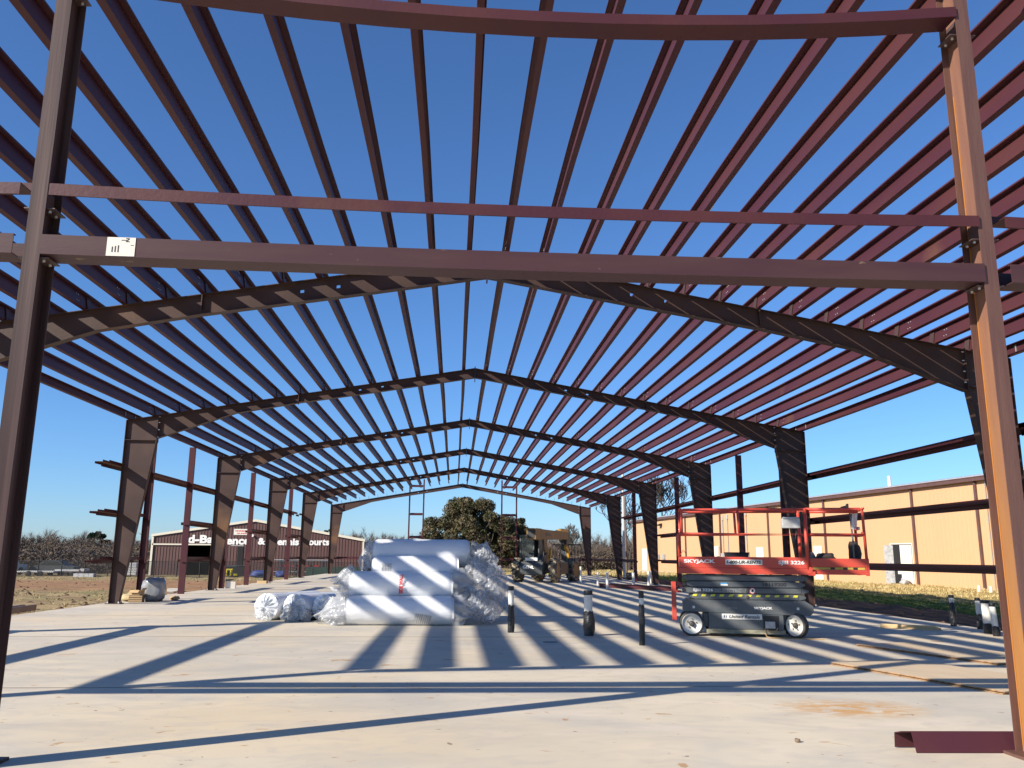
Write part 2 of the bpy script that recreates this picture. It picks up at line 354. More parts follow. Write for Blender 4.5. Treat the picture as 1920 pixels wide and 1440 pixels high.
# purlins: one line per position, the whole length of the roof
PY = [5.79, 14.25, 23.41, 32.47, 41.62, 50.76, 60.4]
for s in (-1, 1):
    nrm = Vector((s*SL, 0, 1)).normalized(); dn = Vector((s, 0, -SL)).normalized()
    for k in range(14):
        x = .3+.65*k; p = MB(); D = .25; Fl = .068; t = .005
        end = PY[-1]+random.uniform(-.5, .15)
        if k == 0: end = 62.4
        path = []
        ys = PY[:-1]+[end]
        for a, b in zip(ys[:-1], ys[1:]):
            for q in (0, .5):
                yy = a+(b-a)*q; j = 0 if q == 0 else random.uniform(-.018, .018); sag = 0 if q == 0 else -.012
                path.append(Vector((s*x, yy, rz_(x)+.002))+dn*j+Vector((0, 0, sag)))
        path.append(Vector((s*x, end, rz_(x)+.002)))
        p.sweep(path, dn, nrm, (-t/2, t/2, .0, D))
        p.sweep(path, dn, nrm, (-t/2-Fl, -t/2, D-t, D))
        p.sweep(path, dn, nrm, (t/2, t/2+Fl, 0, t))
        p.sweep(path, dn, nrm, (-t/2-Fl, -t/2-Fl+t, D-t-.018, D-t))
        p.sweep(path, dn, nrm, (t/2+Fl-t, t/2+Fl, t, t+.018))
        for Yk in PY[1:6]:  # lapped overlap: the second skin 0.45 m each side of a frame
            p.sweep([path[0]*0+Vector((s*x, Yk-.5, rz_(x)+.002)), Vector((s*x, Yk+.5, rz_(x)+.002))], dn, nrm, (t/2+.0005, t/2+.005, .0065, D-.003))
        p.build('purlin', M['primer'], B)
    # eave strut, C shape
    p = MB(); path = [(s*9.44, y, rz_(9.5)+.003) for y in PY[:-1]+[62.4]]
    for r_ in ((0, .006, 0, .2), (-.085, 0, 0, .006), (-.085, 0, .194, .2), (-.085, -.079, .006, .03)): p.sweep(path, (s, 0, 0), (0, 0, 1), r_)
    for Y in YF:
        for dy in (-.35, .35): p.box((s*9.428-.006, Y+dy-.012, rz_(9.5)+.02), (s*9.428+.006, Y+dy+.012, rz_(9.5)+.18), 1)
    p.build('eave_strut', [M['primer'], M['galv']], B)

# side wall girts: Z sections with the web flat, outside the column flanges
def girt(p0, p1, inw, m='primer', D=.2, Fl=.085, name='girt', sag=0, up=-1, parent=B, n=9):
    p0 = Vector(p0); p1 = Vector(p1); path = []
    for i in range(n if sag else 2):
        q = i/((n if sag else 2)-1); path.append(p0.lerp(p1, q)+Vector((0, 0, -sag*4*q*(1-q))))
    g = MB(); u = Vector(inw); t = .005; z = Vector((0, 0, 1))
    g.sweep(path, u, z, (0, D, 0, t))                       # web, from outer face inward
    if up > 0: g.sweep(path, u, z, (0, t, t, Fl)); g.sweep(path, u, z, (D-t, D, t, Fl))
    else: g.sweep(path, u, z, (0, t, -Fl, 0)); g.sweep(path, u, z, (D-t, D, t, Fl))
    return g.build(name, M[m], parent)
GZs = (3.60, 2.34, 1.12)
runs = {-1: [(0, 5.6, 14.4), (1, 5.6, 14.4), (2, 5.6, 14.4), (0, 22.1, 32.6), (0, 32.3, 41.8), (0, 41.4, 49.4), (0, 50.0, 50.9), (1, 22.1, 25.5), (1, 29.4, 34.2), (1, 38.3, 43.1), (1, 47.2, 50.9),
             (2, 22.1, 25.5), (2, 29.4, 34.2), (2, 38.3, 43.1), (2, 47.2, 62.2)],
        1: [(0, 5.6, 14.4), (1, 5.6, 14.4), (2, 5.6, 14.4), (0, 14, 23.5), (1, 14, 23.5), (2, 14, 23.5), (0, 23.2, 32.6), (0, 32.3, 41.8), (0, 41.4, 50.9), (1, 23.2, 25.1), (2, 23.2, 25.1), (1, 37.8, 41.8), (2, 37.8, 41.8), (2, 47.2, 62.2)]}
for s in (-1, 1):
    for gi, a, b in runs[s]:
        if s < 0 and a == 22.1:
            girt((-9.72, a+.45, GZs[gi]+.006), (-9.72, b, GZs[gi]+.006), (1, 0, 0)); girt((-9.70, a, GZs[gi]-.0), (-9.70, 23.9, GZs[gi]-.0), (1, 0, 0), Fl=.05, name='girt_lap')
        else: girt((s*9.71, a, GZs[gi]-(.02 if a < 10 else 0)), (s*9.71, b, GZs[gi]-(.02 if a < 10 else 0)), (-s, 0, 0)) if a < 10 else girt((s*9.71, a, GZs[gi]), (s*9.71, b, GZs[gi]), (-s, 0, 0))
# jamb posts in the side walls
def post(x, y, h, face, m='primer', D=.2):
    g = MB(); t = .006
    g.box((x-D/2, y-t/2, 0), (x+D/2, y+t/2, h))
    for q in (-1, 1):
        a, b = sorted((x+q*D/2, x+q*(D/2-t))); c, d = sorted((y-face*t/2, y-face*.075)); g.box((a, c, 0.0), (b, d, h))
    for z in GZs: g.box((x-.07, y-.055, z-.09), (x+.07, y+.055, z-.083))
    return g.build('jamb_post', M[m], B)
for y, fc in ((25.6, 1), (29.3, -1), (34.3, 1), (38.2, -1), (43.2, 1), (47.1, -1)): post(-9.5, y, rz_(9.5)+.002, fc)
for y, fc in ((25.2, 1), (29.1, -1), (37.6, -1), (46.9, -1)): post(9.5, y, rz_(9.5)+.002, fc)
# near end wall
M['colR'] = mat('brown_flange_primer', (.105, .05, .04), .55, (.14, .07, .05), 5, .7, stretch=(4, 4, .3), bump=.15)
def icol(x, y, z0, z1, m, name='end_column', bf=.110, d=.222, mweb=None):
    g = MB(); t = .007
    g.box((x-bf/2, y-d/2, z0+.02), (x+bf/2, y-d/2+t, z1)); g.box((x-bf/2, y+d/2-t, z0+.02), (x+bf/2, y+d/2, z1))
    g.box((x-.003, y-d/2+t, z0+.02), (x+.003, y+d/2-t, z1), 1)
    g.box((x-.13, y-.15, z0), (x+.13, y+.15, z0+.02))
    return g.build(name, [M[m], M[mweb or m]], B)
YE = 5.75
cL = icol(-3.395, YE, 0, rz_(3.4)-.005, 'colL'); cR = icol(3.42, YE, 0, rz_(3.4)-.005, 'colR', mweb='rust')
for x in (-9.4, 9.4): icol(x, YE, 0, rz_(9.4)-.02, 'frame')
g = MB(); g.box((3.411, YE+.086, .02), (3.4168, YE+.0955, 4.9)); g.build('lit_fillet', M['weld'], cR)  # strip along the inner fillet, its sunlit gleam put into the colour
g = MB()
for s in (-1, 1):
    for r_ in ((-.006, .006, .01, .20), (-.07, .07, .20, .21), (-.07, .07, 0, .01)): g.sweep([(0, YE-.06, ZR), (s*9.5, YE-.06, rz_(9.5))], (0, 1, 0), (0, 0, 1), r_)
g.build('end_rafter', M['frame'], B)
def egirt(x0, x1, ztop, Fl, m, kind, sag=0):
    """kind 'Z': front flange hangs down from the web; 'C': web at the bottom, flanges up"""
    yf = YE-.125
    n = 13; path = [Vector((x0+(x1-x0)*i/(n-1), yf, ztop-sag*4*(i/(n-1))*(1-i/(n-1)))) for i in range(n)]
    g = MB(); t = .006
    if kind == 'Z':
        g.sweep(path, (0, 1, 0), (0, 0, 1), (0, t, -Fl, 0)); g.sweep(path, (0, 1, 0), (0, 0, 1), (t, .2, -t, 0)); g.sweep(path, (0, 1, 0), (0, 0, 1), (.2-t, .2, 0, Fl))
    else:
        g.sweep(path, (0, 1, 0), (0, 0, 1), (0, t, -Fl, 0)); g.sweep(path, (0, 1, 0), (0, 0, 1), (t, .2, -Fl, -Fl+t)); g.sweep(path, (0, 1, 0), (0, 0, 1), (.2-t, .2, -Fl+t, 0))
        g.sweep(path, (0, 1, 0), (0, 0, 1), (t, .03, -t, 0))
    return g.build('girt' if kind == 'Z' or Fl < .1 else 'header_beam', M[m], B)
egirt(-3.325, 3.37, 5.55, .085, 'primer', 'C', .22)
egirt(-3.325, 3.37, 3.80, .085, 'primer', 'Z', .045)
hb = egirt(-3.335, 3.37, 3.425, .14, 'header', 'C', .02)
for a, b in ((-9.3, -3.52), (3.57, 9.3)):
    egirt(a, b, 3.80, .085, 'primer', 'Z', .03); egirt(a, b, 3.425, .14, 'header', 'C', .0)
for z in (5.36, 3.66, 3.30):
    for x, sg in ((-3.392, 1), (-3.398, -1), (3.423, 1), (3.417, -1)):
        g = MB(); x2 = x+sg*.10; a, b = sorted((x, x2))
        g.box((a+.004, YE-.09, z-.035), (b+.004, YE+.08, z-.028)); g.box((min(x+sg*.004, x+sg*.012), YE-.09, z-.028), (max(x+sg*.004, x+sg*.012), YE+.08, z+.12))
        for q in (-.05, .04): g.tube([(x+sg*.055, YE+q, z-.05), (x+sg*.055, YE+q, z-.036)], .010, 6, 1)
        g.build('girt_clip', [M['framedark'], M['bolt']], B)
# sticker on the header
M['paper'] = mat('label_paper', (.72, .68, .58), .7); M['ink'] = mat('ink', (.02, .02, .025), .6)
g = MB(); yf = YE-.125
g.box((-2.895, yf-.0035, 3.283), (-2.705, yf-.0005, 3.418)); st = g.build('label_sticker', M['paper'], hb)
text('N', M['ink'], st, (-2.745, yf-.005, 3.385), (0, 0, 1), (-1, 0, 0), .028, .025, 'label_logo', .03, depth=.0)
g = MB()
for k in range(3): g.box((-2.86+.02*k, yf-.0048, 3.31), (-2.852+.02*k, yf-.0036, 3.35+.005*k))
g.box((-2.80, yf-.0048, 3.395), (-2.76, yf-.0036, 3.40)); g.box((-2.735, yf-.0048, 3.36), (-2.715, yf-.0036, 3.364))
g.build('label_print', M['ink'], st)
g = MB(); x = 1.6+.0; g.box((2.93, 10.6, 6.03), (2.98, 10.75, 6.07)); tg = g.build('purlin_tag', M['paper'], B)
# far end wall posts and rungs
for xs in ((-3.85, -2.82), (2.93, 4.02)):
    for x in xs:
        g = MB(); g.box((x-.05, 62.40, 0), (x+.05, 62.406, 6.85)); g.box((x-.05, 62.406, 0), (x-.044, 62.6, 6.85)); g.box((x+.044, 62.406, 0), (x+.05, 62.6, 6.85)); g.build('end_post', M['primer'], B)
    for z in ((6.35, 4.3, 2.65) if xs[0] < 0 else (6.35, 4.3, 2.65, 1.1)): girt((xs[0]+.06, 62.42, z), (xs[1]-.06, 62.42, z), (0, 1, 0), D=.16, Fl=.09, name='short_girt')
for a, b in ((-9.6, -3.92), (8.0, 9.6)): girt((a, 62.42, 1.12), (b, 62.42, 1.12), (0, 1, 0))

#PART2
# ------------------------------------------------------------------ scissor lift
M['lred'] = mat('lift_red', (.54, .062, .036), .5, (.42, .06, .04), 6, .6, c3=(.33, .10, .07), s3=9, lo3=.64, hi3=.72, coat=.2)
M['lgrey'] = mat('lift_grey', (.075, .085, .092), .45, (.115, .12, .12), 5, .7, c3=(.26, .25, .22), s3=14, lo3=.68, hi3=.74, st3=(1, 1, .5))
M['lmud'] = mat('mud_splashed_grey', (.30, .28, .19), .8, (.12, .12, .10), 6, .8, stretch=(1, 1, 2))
M['black'] = mat('black_plastic', (.012, .012, .014), .5)
M['tyre'] = mat('grey_rubber', (.045, .044, .042), .8, (.11, .10, .09), 12, .6)
M['rimw'] = mat('white_rim', (.66, .65, .60), .45, (.42, .40, .35), 7, .5, c3=(.3, .27, .22), s3=18, lo3=.66, hi3=.72)
M['hub'] = mat('greasy_hub', (.10, .09, .08), .5, metal=.5)
M['white'] = mat('decal_white', (.78, .77, .74), .5)
M['decal'] = mat('decal_plate', (.62, .61, .57), .5)
M['yellow'] = mat('decal_yellow', (.62, .60, .03), .5, (.4, .38, .1), 30, .6)
M['red'] = mat('decal_red', (.6, .03, .03), .5)
M['blue'] = mat('decal_blue', (.08, .33, .62), .5)
M['navy'] = mat('decal_navy', (.02, .03, .12), .5)
M['dim'] = mat('worn_lettering', (.22, .23, .23), .6)
M['boxg'] = mat('control_grey', (.42, .43, .43), .5, (.2, .2, .2), 8, .6)
XD = (1, 0, 0); UD = (0, 0, 1)
LF = thing('scissor_lift', 'red and dark grey scissor lift with its deck extended, parked in striped shade', 'scissor lift', (3.56, 14.5, 0), math.radians(-14))
def wheel(x, y, yaw, side):
    ax = Vector((0, -side, 0)); R_ = Matrix.Rotation(yaw, 3, 'Z'); ax = R_ @ ax
    c = Vector((x, y, .203)); g = MB()
    pr_ = [(-.055, .15), (-.06, .185), (-.048, .198)]
    for k in range(6):
        z0 = -.045+.0155*k; pr_ += [(z0, .203), (z0+.009, .203), (z0+.0105, .196), (z0+.014, .196)]
    pr_ += [(.05, .2), (.06, .187), (.062, .168), (.0, .167)]
    g.lathe(c, ax, pr_, 36); w_ = g.build('wheel', M['tyre'], LF, smooth=False)
    g = MB(); g.lathe(c, ax, [(.0, .06), (.02, .09), (.028, .135), (.050, .150), (.066, .166), (.064, .168), (.02, .168)], 36); g.build('rim', M['rimw'], w_, smooth=True)
    g = MB(); g.lathe(c, ax, [(.02, .05), (.055, .042), (.07, .030), (.078, .02)], 16)
    for k in range(5):
        a = 2*math.pi*k/5+.4; e = ax.cross(Vector((0, 0, 1))).normalized(); p = c+e*math.cos(a)*.075+Vector((0, 0, 1))*math.sin(a)*.075; g.lathe(p, ax, [(.02, .011), (.042, .011)], 6)
    g.build('hub', M['hub'], w_)
wheel(0, .065, 0, 1); wheel(1.71, .08, math.radians(-44), 1); wheel(0, .70, 0, -1); wheel(1.71, .70, math.radians(-38), -1)
g = MB()
g.poly([(-.14, .03, .40), (1.93, .03, .36), (1.99, .03, .42), (1.99, .03, .52), (1.86, .03, .60), (-.08, .03, .60), (-.14, .03, .56)], (0, .71, 0))
g.box((.28, .04, .12), (1.50, .72, .398)); g.box((.20, .10, .16), (.279, .66, .38)); g.box((1.501, .15, .2), (1.60, .6, .36))
ch = g.build('chassis', M['lgrey'], LF, bevel=.006)
g = MB(); g.box((.24, .02, .055), (1.52, .75, .119)); g.cbox((.45, .015, .12), (.25, .03, .02)); g.build('pothole_guard', M['lmud'], ch, bevel=.004)
g = MB(); g.box((1.17, .030, .10), (1.42, .0405, .352)); g.build('charger_bay', M['black'], ch)
g = MB(); g.box((1.20, .018, .15), (1.36, .0298, .26)); g.box((1.215, .014, .235), (1.25, .0178, .25)); cb = g.build('charger', M['boxg'], ch, bevel=.004)
g = MB(); g.tube([(1.19, .02, .15), (1.19, -.02, .07), (1.21, -.06, .02), (1.28, -.09, .010), (1.5, -.12, .009), (1.8, -.10, .009), (2.1, -.16, .009)], .008, 6); g.tube([(1.22, .025, .13), (1.28, .01, .10), (1.36, .01, .105), (1.40, .02, .16)], .009, 6)
g.build('charging_cord', mat('tan_cord', (.35, .22, .09), .6), LF)
g = MB(); g.box((.50, .0295, .285), (1.155, .0395, .375)); dc = g.build('rental_decal', M['decal'], ch, bevel=.003)
text('United Rentals', M['black'], dc, (.62, .0285, .302), XD, UD, .50, .055, bold=.02, shear=.25)
g = MB(); g.lathe((.555, .029, .33), (0, -1, 0), [(0, .026), (.001, .026)], 20); g.build('logo_ring', M['navy'], dc)
g = MB(); g.cbox((.558, .0265, .33), (.012, .002, .05)); g.build('logo_bar', M['white'], dc)
text('SKYJACK', M['white'], ch, (1.03, .029, .445), XD, UD, .30, .05, bold=.03)
text('SJIII 3226', M['dim'], ch, (.60, .029, .452), XD, UD, .16, .036, bold=.01)
g = MB()
for x in (.02, 1.72): g.box((x, .0275, .455), (x+.04, .0295, .495))
g.build('tie_down_decal', M['decal'], ch)
# scissor arms
def arm(x0, x1, z0, z1, y0, y1, name='scissor_arm'):
    e = (z1-z0)*.42; g = MB(); zc = (z0+z1)/2
    g.poly([(x0+.0, y0, zc-.012), (x0+.09, y0, z0), (x1-.09, y0, z0), (x1, y0, zc-.012), (x1, y0, zc+.012), (x1-.09, y0, z1), (x0+.09, y0, z1), (x0, y0, zc+.012)], (0, y1-y0, 0))
    g.poly([(x0+.10, y0-.006, z0+.008), (x1-.12, y0-.006, z0+.008), (x1-.12, y0-.006, z1-.008), (x0+.10, y0-.006, z1-.008)], (0, .0062, 0))
    return g.build(name, M['lgrey'], LF, bevel=.004)
lv = [(.605, .70), (.71, .80), (.81, .905), (.915, 1.015)]
arms = []
for i, (a, b) in enumerate(lv):
    x0, x1 = (-.13, 1.93) if i % 2 else (-.08, 1.88)
    if i == 0: x0, x1 = -.02, 1.88
    arms.append(arm(x0, x1, a, b, .045, .095)); arm(x0, x1, a, b, .66, .71)
g = MB()
for i, (a, b) in enumerate(lv): g.box((.02, .11, a+.01), (1.80, .15, b-.002)); g.box((.0, .60, a+.01), (1.80, .64, b-.002))  # black filler boxes added inside the arms to keep the gaps dark
for x in (-.0, .93, 1.82):
    for z in (.66, .76, .86, .96): g.tube([(x, .05, z), (x, .70, z)], .028, 10)
for z in (.755, .86): g.lathe((-.115 if z < .8 else -.10, .05, z), (0, -1, 0), [(0, .035), (.015, .03)], 12)
g.build('scissor_pins_and_dark_fill', M['black'], LF)
g = MB()
for z in (.655, .755): g.lathe((.93, .04, z), (0, -1, 0), [(0, .03), (.012, .03), (.016, .022)], 14)
g.build('pivot_cap', M['hub'], LF)
g = MB()
for k in range(12):
    x = .0+.150*k+.02; g.hexa([(x, .0372, .655), (x+.07, .0372, .655), (x+.07, .0378, .655), (x, .0378, .655), (x+.018, .0372, .69), (x+.088, .0372, .69), (x+.088, .0378, .69), (x+.018, .0378, .69)])
g.build('hazard_stripes', M['yellow'], arms[0])
text('SJIII 3226', M['white'], arms[1], (.04, .0385, .725), XD, UD, .33, .058, bold=.02)
text('DC ELECTRIC', M['dim'], arms[1], (.40, .0385, .725), XD, UD, .44, .055, bold=.02)
g = MB(); g.lathe((1.02, .0385, .755), (0, -1, 0), [(0, .052), (.001, .052)], 24); s1 = g.build('warning_sign', M['red'], arms[1])
g = MB(); g.lathe((1.02, .0372, .755), (0, -1, 0), [(0, .042), (.001, .042)], 24); g.build('sign_face', M['white'], s1)
g = MB(); g.cbox((1.02, .0355, .757), (.028, .001, .05), ry=.5); g.cbox((1.02, .0345, .755), (.08, .001, .008), ry=.7); g.build('sign_hand', M['black'], s1)
text('10119200', M['ink'], arms[2], (1.19, .0385, .832), XD, UD, .39, .066, bold=.05)
g = MB(); g.box((.50, .0375, .838), (.62, .0388, .856)); g.build('decal_strip', M['white'], arms[2]); g = MB(); g.box((.50, .0375, .862), (.61, .0388, .882)); g.build('decal_band', M['blue'], arms[2])
# platform
M['tapeyel'] = mat('worn_yellow_tape', (.50, .34, .06), .6, (.3, .2, .06), 8, .7)
g = MB(); yA, yB = -.01, .76
for y0, y1 in ((yA, yA+.02), (yB-.02, yB)):
    g.box((-.18, y0, 1.13), (1.96, y1, 1.315)); g.box((-.20, y0-.012, 1.03), (1.97, y1+.012, 1.128))
g.box((-.18, yA+.021, 1.04), (1.96, yB-.021, 1.075)); g.box((-.18, yA+.021, 1.076), (-.165, yB-.021, 1.22))
g.cbox((1.99, yA-.01, 1.05), (.11, .03, .07)); g.cbox((1.97, yA-.02, 1.10), (.06, .02, .11), ry=.3)
pf = g.build('platform', M['lred'], LF, bevel=.004)
text('SKYJACK', M['white'], pf, (-.10, yA-.002, 1.195), XD, UD, .52, .075, bold=.035)
g = MB(); g.box((.59, yA-.004, 1.185), (1.20, yA-.001, 1.272)); pd = g.build('phone_decal', M['decal'], pf, bevel=.002)
text('1-800-UR-RENTS', M['ink'], pd, (.61, yA-.005, 1.20), XD, UD, .57, .055, bold=.03, shear=.25)
text('SJIII 3226', M['white'], pf, (1.46, yA-.002, 1.18), XD, UD, .42, .08, bold=.03)
g = MB(); yC, yD = .035, .715
for y0, y1 in ((yC, yC+.015), (yD-.015, yD)):
    g.box((1.97, y0, 1.16), (2.88, y1, 1.30)); g.box((1.97, y0-.01, 1.035), (2.90, y1+.01, 1.115))
g.box((1.97, yC+.016, 1.05), (2.88, yD-.016, 1.08)); g.box((2.86, yC-.012, 1.02), (2.915, yC+.03, 1.30)); g.box((2.86, yD-.03, 1.02), (2.915, yD+.012, 1.30)); g.box((2.885, yC+.03, 1.08), (2.90, yD-.03, 1.28))
ex = g.build('deck_extension', M['lred'], LF, bevel=.003)
g = MB(); g.box((1.99, yC+.003, 1.118), (2.85, yC+.02, 1.155))
for x in (2.3, 2.5, 2.66): g.box((x, yC+.001, 1.12), (x+.07, yC+.0028, 1.153), 1)
g.build('edge_stripe', [M['tapeyel'], M['black']], ex)
g = MB(); T = .024
for y in (0.005, .745):
    g.tube([(-.17, y, 1.315), (-.185, y, 1.68), (-.16, y, 1.70), (1.93, y, 1.70)], T, 8)
    g.tube([(-.12, y, 1.72), (-.12, y, 2.08), (-.09, y, 2.11), (1.93, y, 2.115)], T, 8)
    g.tube([(.84, y, 1.72), (.83, y, 2.10)], T*.9, 8)
    g.tube([(1.935, y, 1.10), (1.935, y, 2.13)], T*1.25, 8)
g.tube([(-.14, .005, 2.11), (-.14, .745, 2.11)], T, 8); g.tube([(-.17, .005, 1.70), (-.17, .745, 1.70)], T, 8); g.tube([(-.15, .40, 1.2), (-.15, .40, 2.1)], T*.8, 8)
g.cbox((-.14, .0, 2.11), (.06, .06, .05)); g.tube([(-.16, -.02, 1.34), (-.11, -.03, 1.42), (-.06, -.02, 1.37)], .007, 6)
g.build('guard_rail', M['lred'], LF, smooth=True)
g = MB()
for y in (.05, .70):
    g.tube([(1.95, y, 2.12), (2.84, y, 2.12), (2.87, y, 2.08), (2.885, y, 1.3)], T, 8); g.tube([(1.95, y, 1.70), (2.87, y, 1.695)], T*.8, 8)
    g.tube([(2.885, y, 1.3), (2.885, y, 1.1)], T*1.2, 8)
g.tube([(2.87, .05, 2.11), (2.87, .70, 2.11)], T, 8); g.tube([(2.88, .05, 1.69), (2.88, .70, 1.69)], T, 8); g.box((1.95, .045, 2.05), (2.80, .055, 2.10))
g.cbox((2.86, .03, 1.72), (.06, .06, .04)); g.cbox((2.88, .04, 2.13), (.04, .04, .03))
g.build('extension_rail', M['lred'], LF, smooth=True)
g = MB(); g.cbox((1.70, .04, 1.88), (.30, .14, .165)); g.cbox((1.70, .0, 1.97), (.27, .10, .03)); cb = g.build('control_box', M['boxg'], LF, bevel=.012)
g = MB(); g.tube([(1.86, .03, 1.92), (1.88, .03, 2.08)], .02, 8); g.tube([(1.76, -.01, 1.985), (1.765, -.02, 2.04)], .012, 8); g.tube([(1.80, .06, 2.0), (1.79, .05, 2.1), (1.70, .05, 2.09)], .01, 6); g.tube([(1.80, .05, 1.79), (1.74, .06, 1.5), (1.78, .08, 1.33)], .008, 6); g.build('joystick', M['black'], cb)
g = MB(); g.cbox((2.745, .10, 1.93), (.085, .02, .30), ry=.12); g.cbox((2.80, .10, 1.80), (.05, .02, .05)); g.build('manual_box', M['decal'], LF, bevel=.004)
g = MB()
for k in range(7): g.cbox((2.728+.006*k, .087, 2.05-.032*k), (.05, .001, .008), ry=.12)
g.cbox((2.765, .096, 1.80), (.07, .012, .06), ry=.12); g.build('manual_print', M['red'], LF)
g = MB(); g.poly([(2.55, .20, 2.165), (2.68, .20, 2.13), (2.68, .20, 2.20)], (0, .06, 0)); g.box((2.66, .19, 2.13), (2.69, .27, 2.22)); g.build('flood_lamp', M['black'], LF, bevel=.004)
g = MB(); g.tube([(2.70, .2, 2.13), (2.72, .2, 1.6), (2.72, .2, 1.3)], .015, 8); g.build('lamp_mast', M['lgrey'], LF)
g = MB(); g.box((-.325, .18, .24), (-.245, .20, .88)); g.box((-.325, .52, .24), (-.245, .54, .88))
for z in (.32, .58, .84): g.box((-.32, .201, z-.015), (-.25, .519, z+.015))
g.box((-.30, .3, .70), (-.16, .34, .74)); g.build('entry_ladder', M['lred'], LF, bevel=.004)
Lm = Matrix.Rotation(math.radians(-14), 4, 'Z'); L0 = Vector((3.56, 14.5, 0))
def LP(x, y, z): return tuple(L0+Lm.to_3x3() @ Vector((x, y, z)))
# things lying on the deck
g = MB(); zb = 0
g.poly([(-.17, -.1, 0), (.17, -.1, 0), (.20, -.1, .125), (-.20, -.1, .125)], (0, .22, 0)); g.box((-.21, -.105, .126), (.21, .125, .14))
o = g.build('tool_crate', M['black'], bevel=.008); o.location = LP(.82, .45, 1.20-.0); o.location.z = 1.255; o.rotation_euler.z = math.radians(-10); tag(o, 'black open tool crate on the main deck of the scissor lift', 'crate')
g = MB(); g.cbox((0, 0, .0), (.06, .2, .36)); g.build('x', M['black']) if False else None
def blob(name, c, sz, m, seed=0, amp=.25, n=16, k=8, parent=None, freq=3.0, power=2.6, flat=True):
    """lumpy closed form: superellipsoid pushed about by noise"""
    from mathutils import noise as nz
    g = MB(); P = []; F = []
    for i in range(k+1):
        ph = math.pi*i/k-math.pi/2
        for j in range(n):
            th = 2*math.pi*j/n
            def sp(v, e): return math.copysign(abs(v)**(2/e), v)
            d = Vector((sp(math.cos(ph), power)*sp(math.cos(th), power), sp(math.cos(ph), power)*sp(math.sin(th), power), sp(math.sin(ph), power)))
            q = 1+amp*nz.noise(d*freq*.5+Vector((seed*3.7, seed, 0)))+amp*.5*nz.noise(d*freq*1.7+Vector((seed, 0, 5)))
            P.append((d.x*sz[0]/2*q+c[0], d.y*sz[1]/2*q+c[1], max(d.z*q*sz[2]/2, -sz[2]/2 if flat else -9)+c[2]))
    for i in range(k):
        for j in range(n): F.append((i*n+j, i*n+(j+1) % n, (i+1)*n+(j+1) % n, (i+1)*n+j))
    F.append(tuple(range(n-1, -1, -1))); F.append(tuple(k*n+j for j in range(n)))
    g.add(P, F); return g.build(name, m, parent, smooth=True)
M['canvas'] = mat('dark_canvas', (.03, .026, .026), .8, (.07, .05, .04), 12, .6, bump=.4)
o = blob('tool_bag', (0, 0, .0), (.36, .24, .25), M['canvas'], 3, .2, 20, 12); o.location = LP(2.28, .35, 1.205); o.location.z = 1.265; tag(o, 'dark soft tool bag lying on the slide out deck of the scissor lift', 'tool bag')
o = blob('gear_pouch', (0, 0, 0), (.13, .13, .24), mat('grey_pouch', (.2, .19, .18), .8, (.08, .07, .07), 15, .6), 5, .25, 16, 10); o.location = LP(2.06, .33, 1.2); o.location.z = 1.27; tag(o, 'small grey pouch leaning against the dark tool bag on the lift deck', 'pouch')
o = blob('duffel_bag', (0, 0, 0), (.15, .26, .42), M['canvas'], 8, .22, 20, 16, freq=2); o.location = LP(2.77, .38, 1.5); o.location.z = 1.38; tag(o, 'tall black bag standing at the right end of the scissor lift deck', 'bag')

# ------------------------------------------------------------------ insulation rolls
def vinyl():
    m = mat('white_vinyl_facing', (.74, .76, .78), .38, (.66, .70, .75), 3, .5, bump=.35, bscale=7, stretch=(.6, 3, 3), coat=.15); return m
M['vinyl'] = vinyl()
M['plastic'] = mat('clear_wrap', (.60, .62, .65), .18, (.42, .45, .48), 5, .5, bump=.6, bscale=18, spec=.8)
_b = M['plastic'].node_tree.nodes['Principled BSDF']; _b.inputs['Alpha'].default_value = .42
M['film'] = mat('silvery_wrap', (.50, .53, .57), .16, (.75, .78, .80), 9, .9, bump=.8, bscale=16, spec=.9, lo=.45, hi=.55)
M['core'] = mat('glass_wool_end', (.42, .40, .36), .9, (.6, .58, .52), 14, .7, bump=.6)
from mathutils import noise as NZ
def rollmesh(L, r, seed, ends='vinyl', sag=.10):
    """roll along local x, resting on z=0"""
    g = MB(); n = 40; k = 40; P = []; F = []
    for i in range(k+1):
        q = i/k; x = (q-.5)*L; e = min(q, 1-q)*L; rr = r*(1-.10*max(0, 1-e/.10)**2)
        for j in range(n):
            t = 2*math.pi*j/n; d = Vector((0, math.cos(t), math.sin(t)))
            f = 1+.035*NZ.noise(Vector((x*1.1, d.y*1.5+seed, d.z*1.5)))+.012*NZ.noise(Vector((x*9+seed, d.y*3, d.z*3)))+.010*NZ.noise(Vector((x*2.2, d.y*11+seed, d.z*11)))
            y = d.y*rr*f*(1+sag*.6*(1-abs(d.z))); z = rr*(1+d.z*f*(1-sag*.2))
            if d.z < -.75: z = max(z, rr*(1-.93))
            P.append((x, y, z-rr*.07))
    for i in range(k):
        for j in range(n): F.append((i*n+j, i*n+(j+1) % n, (i+1)*n+(j+1) % n, (i+1)*n+j))
    F.append(tuple(range(n))); F.append(tuple(k*n+j for j in range(n-1, -1, -1)))
    g.add(P, F); return g
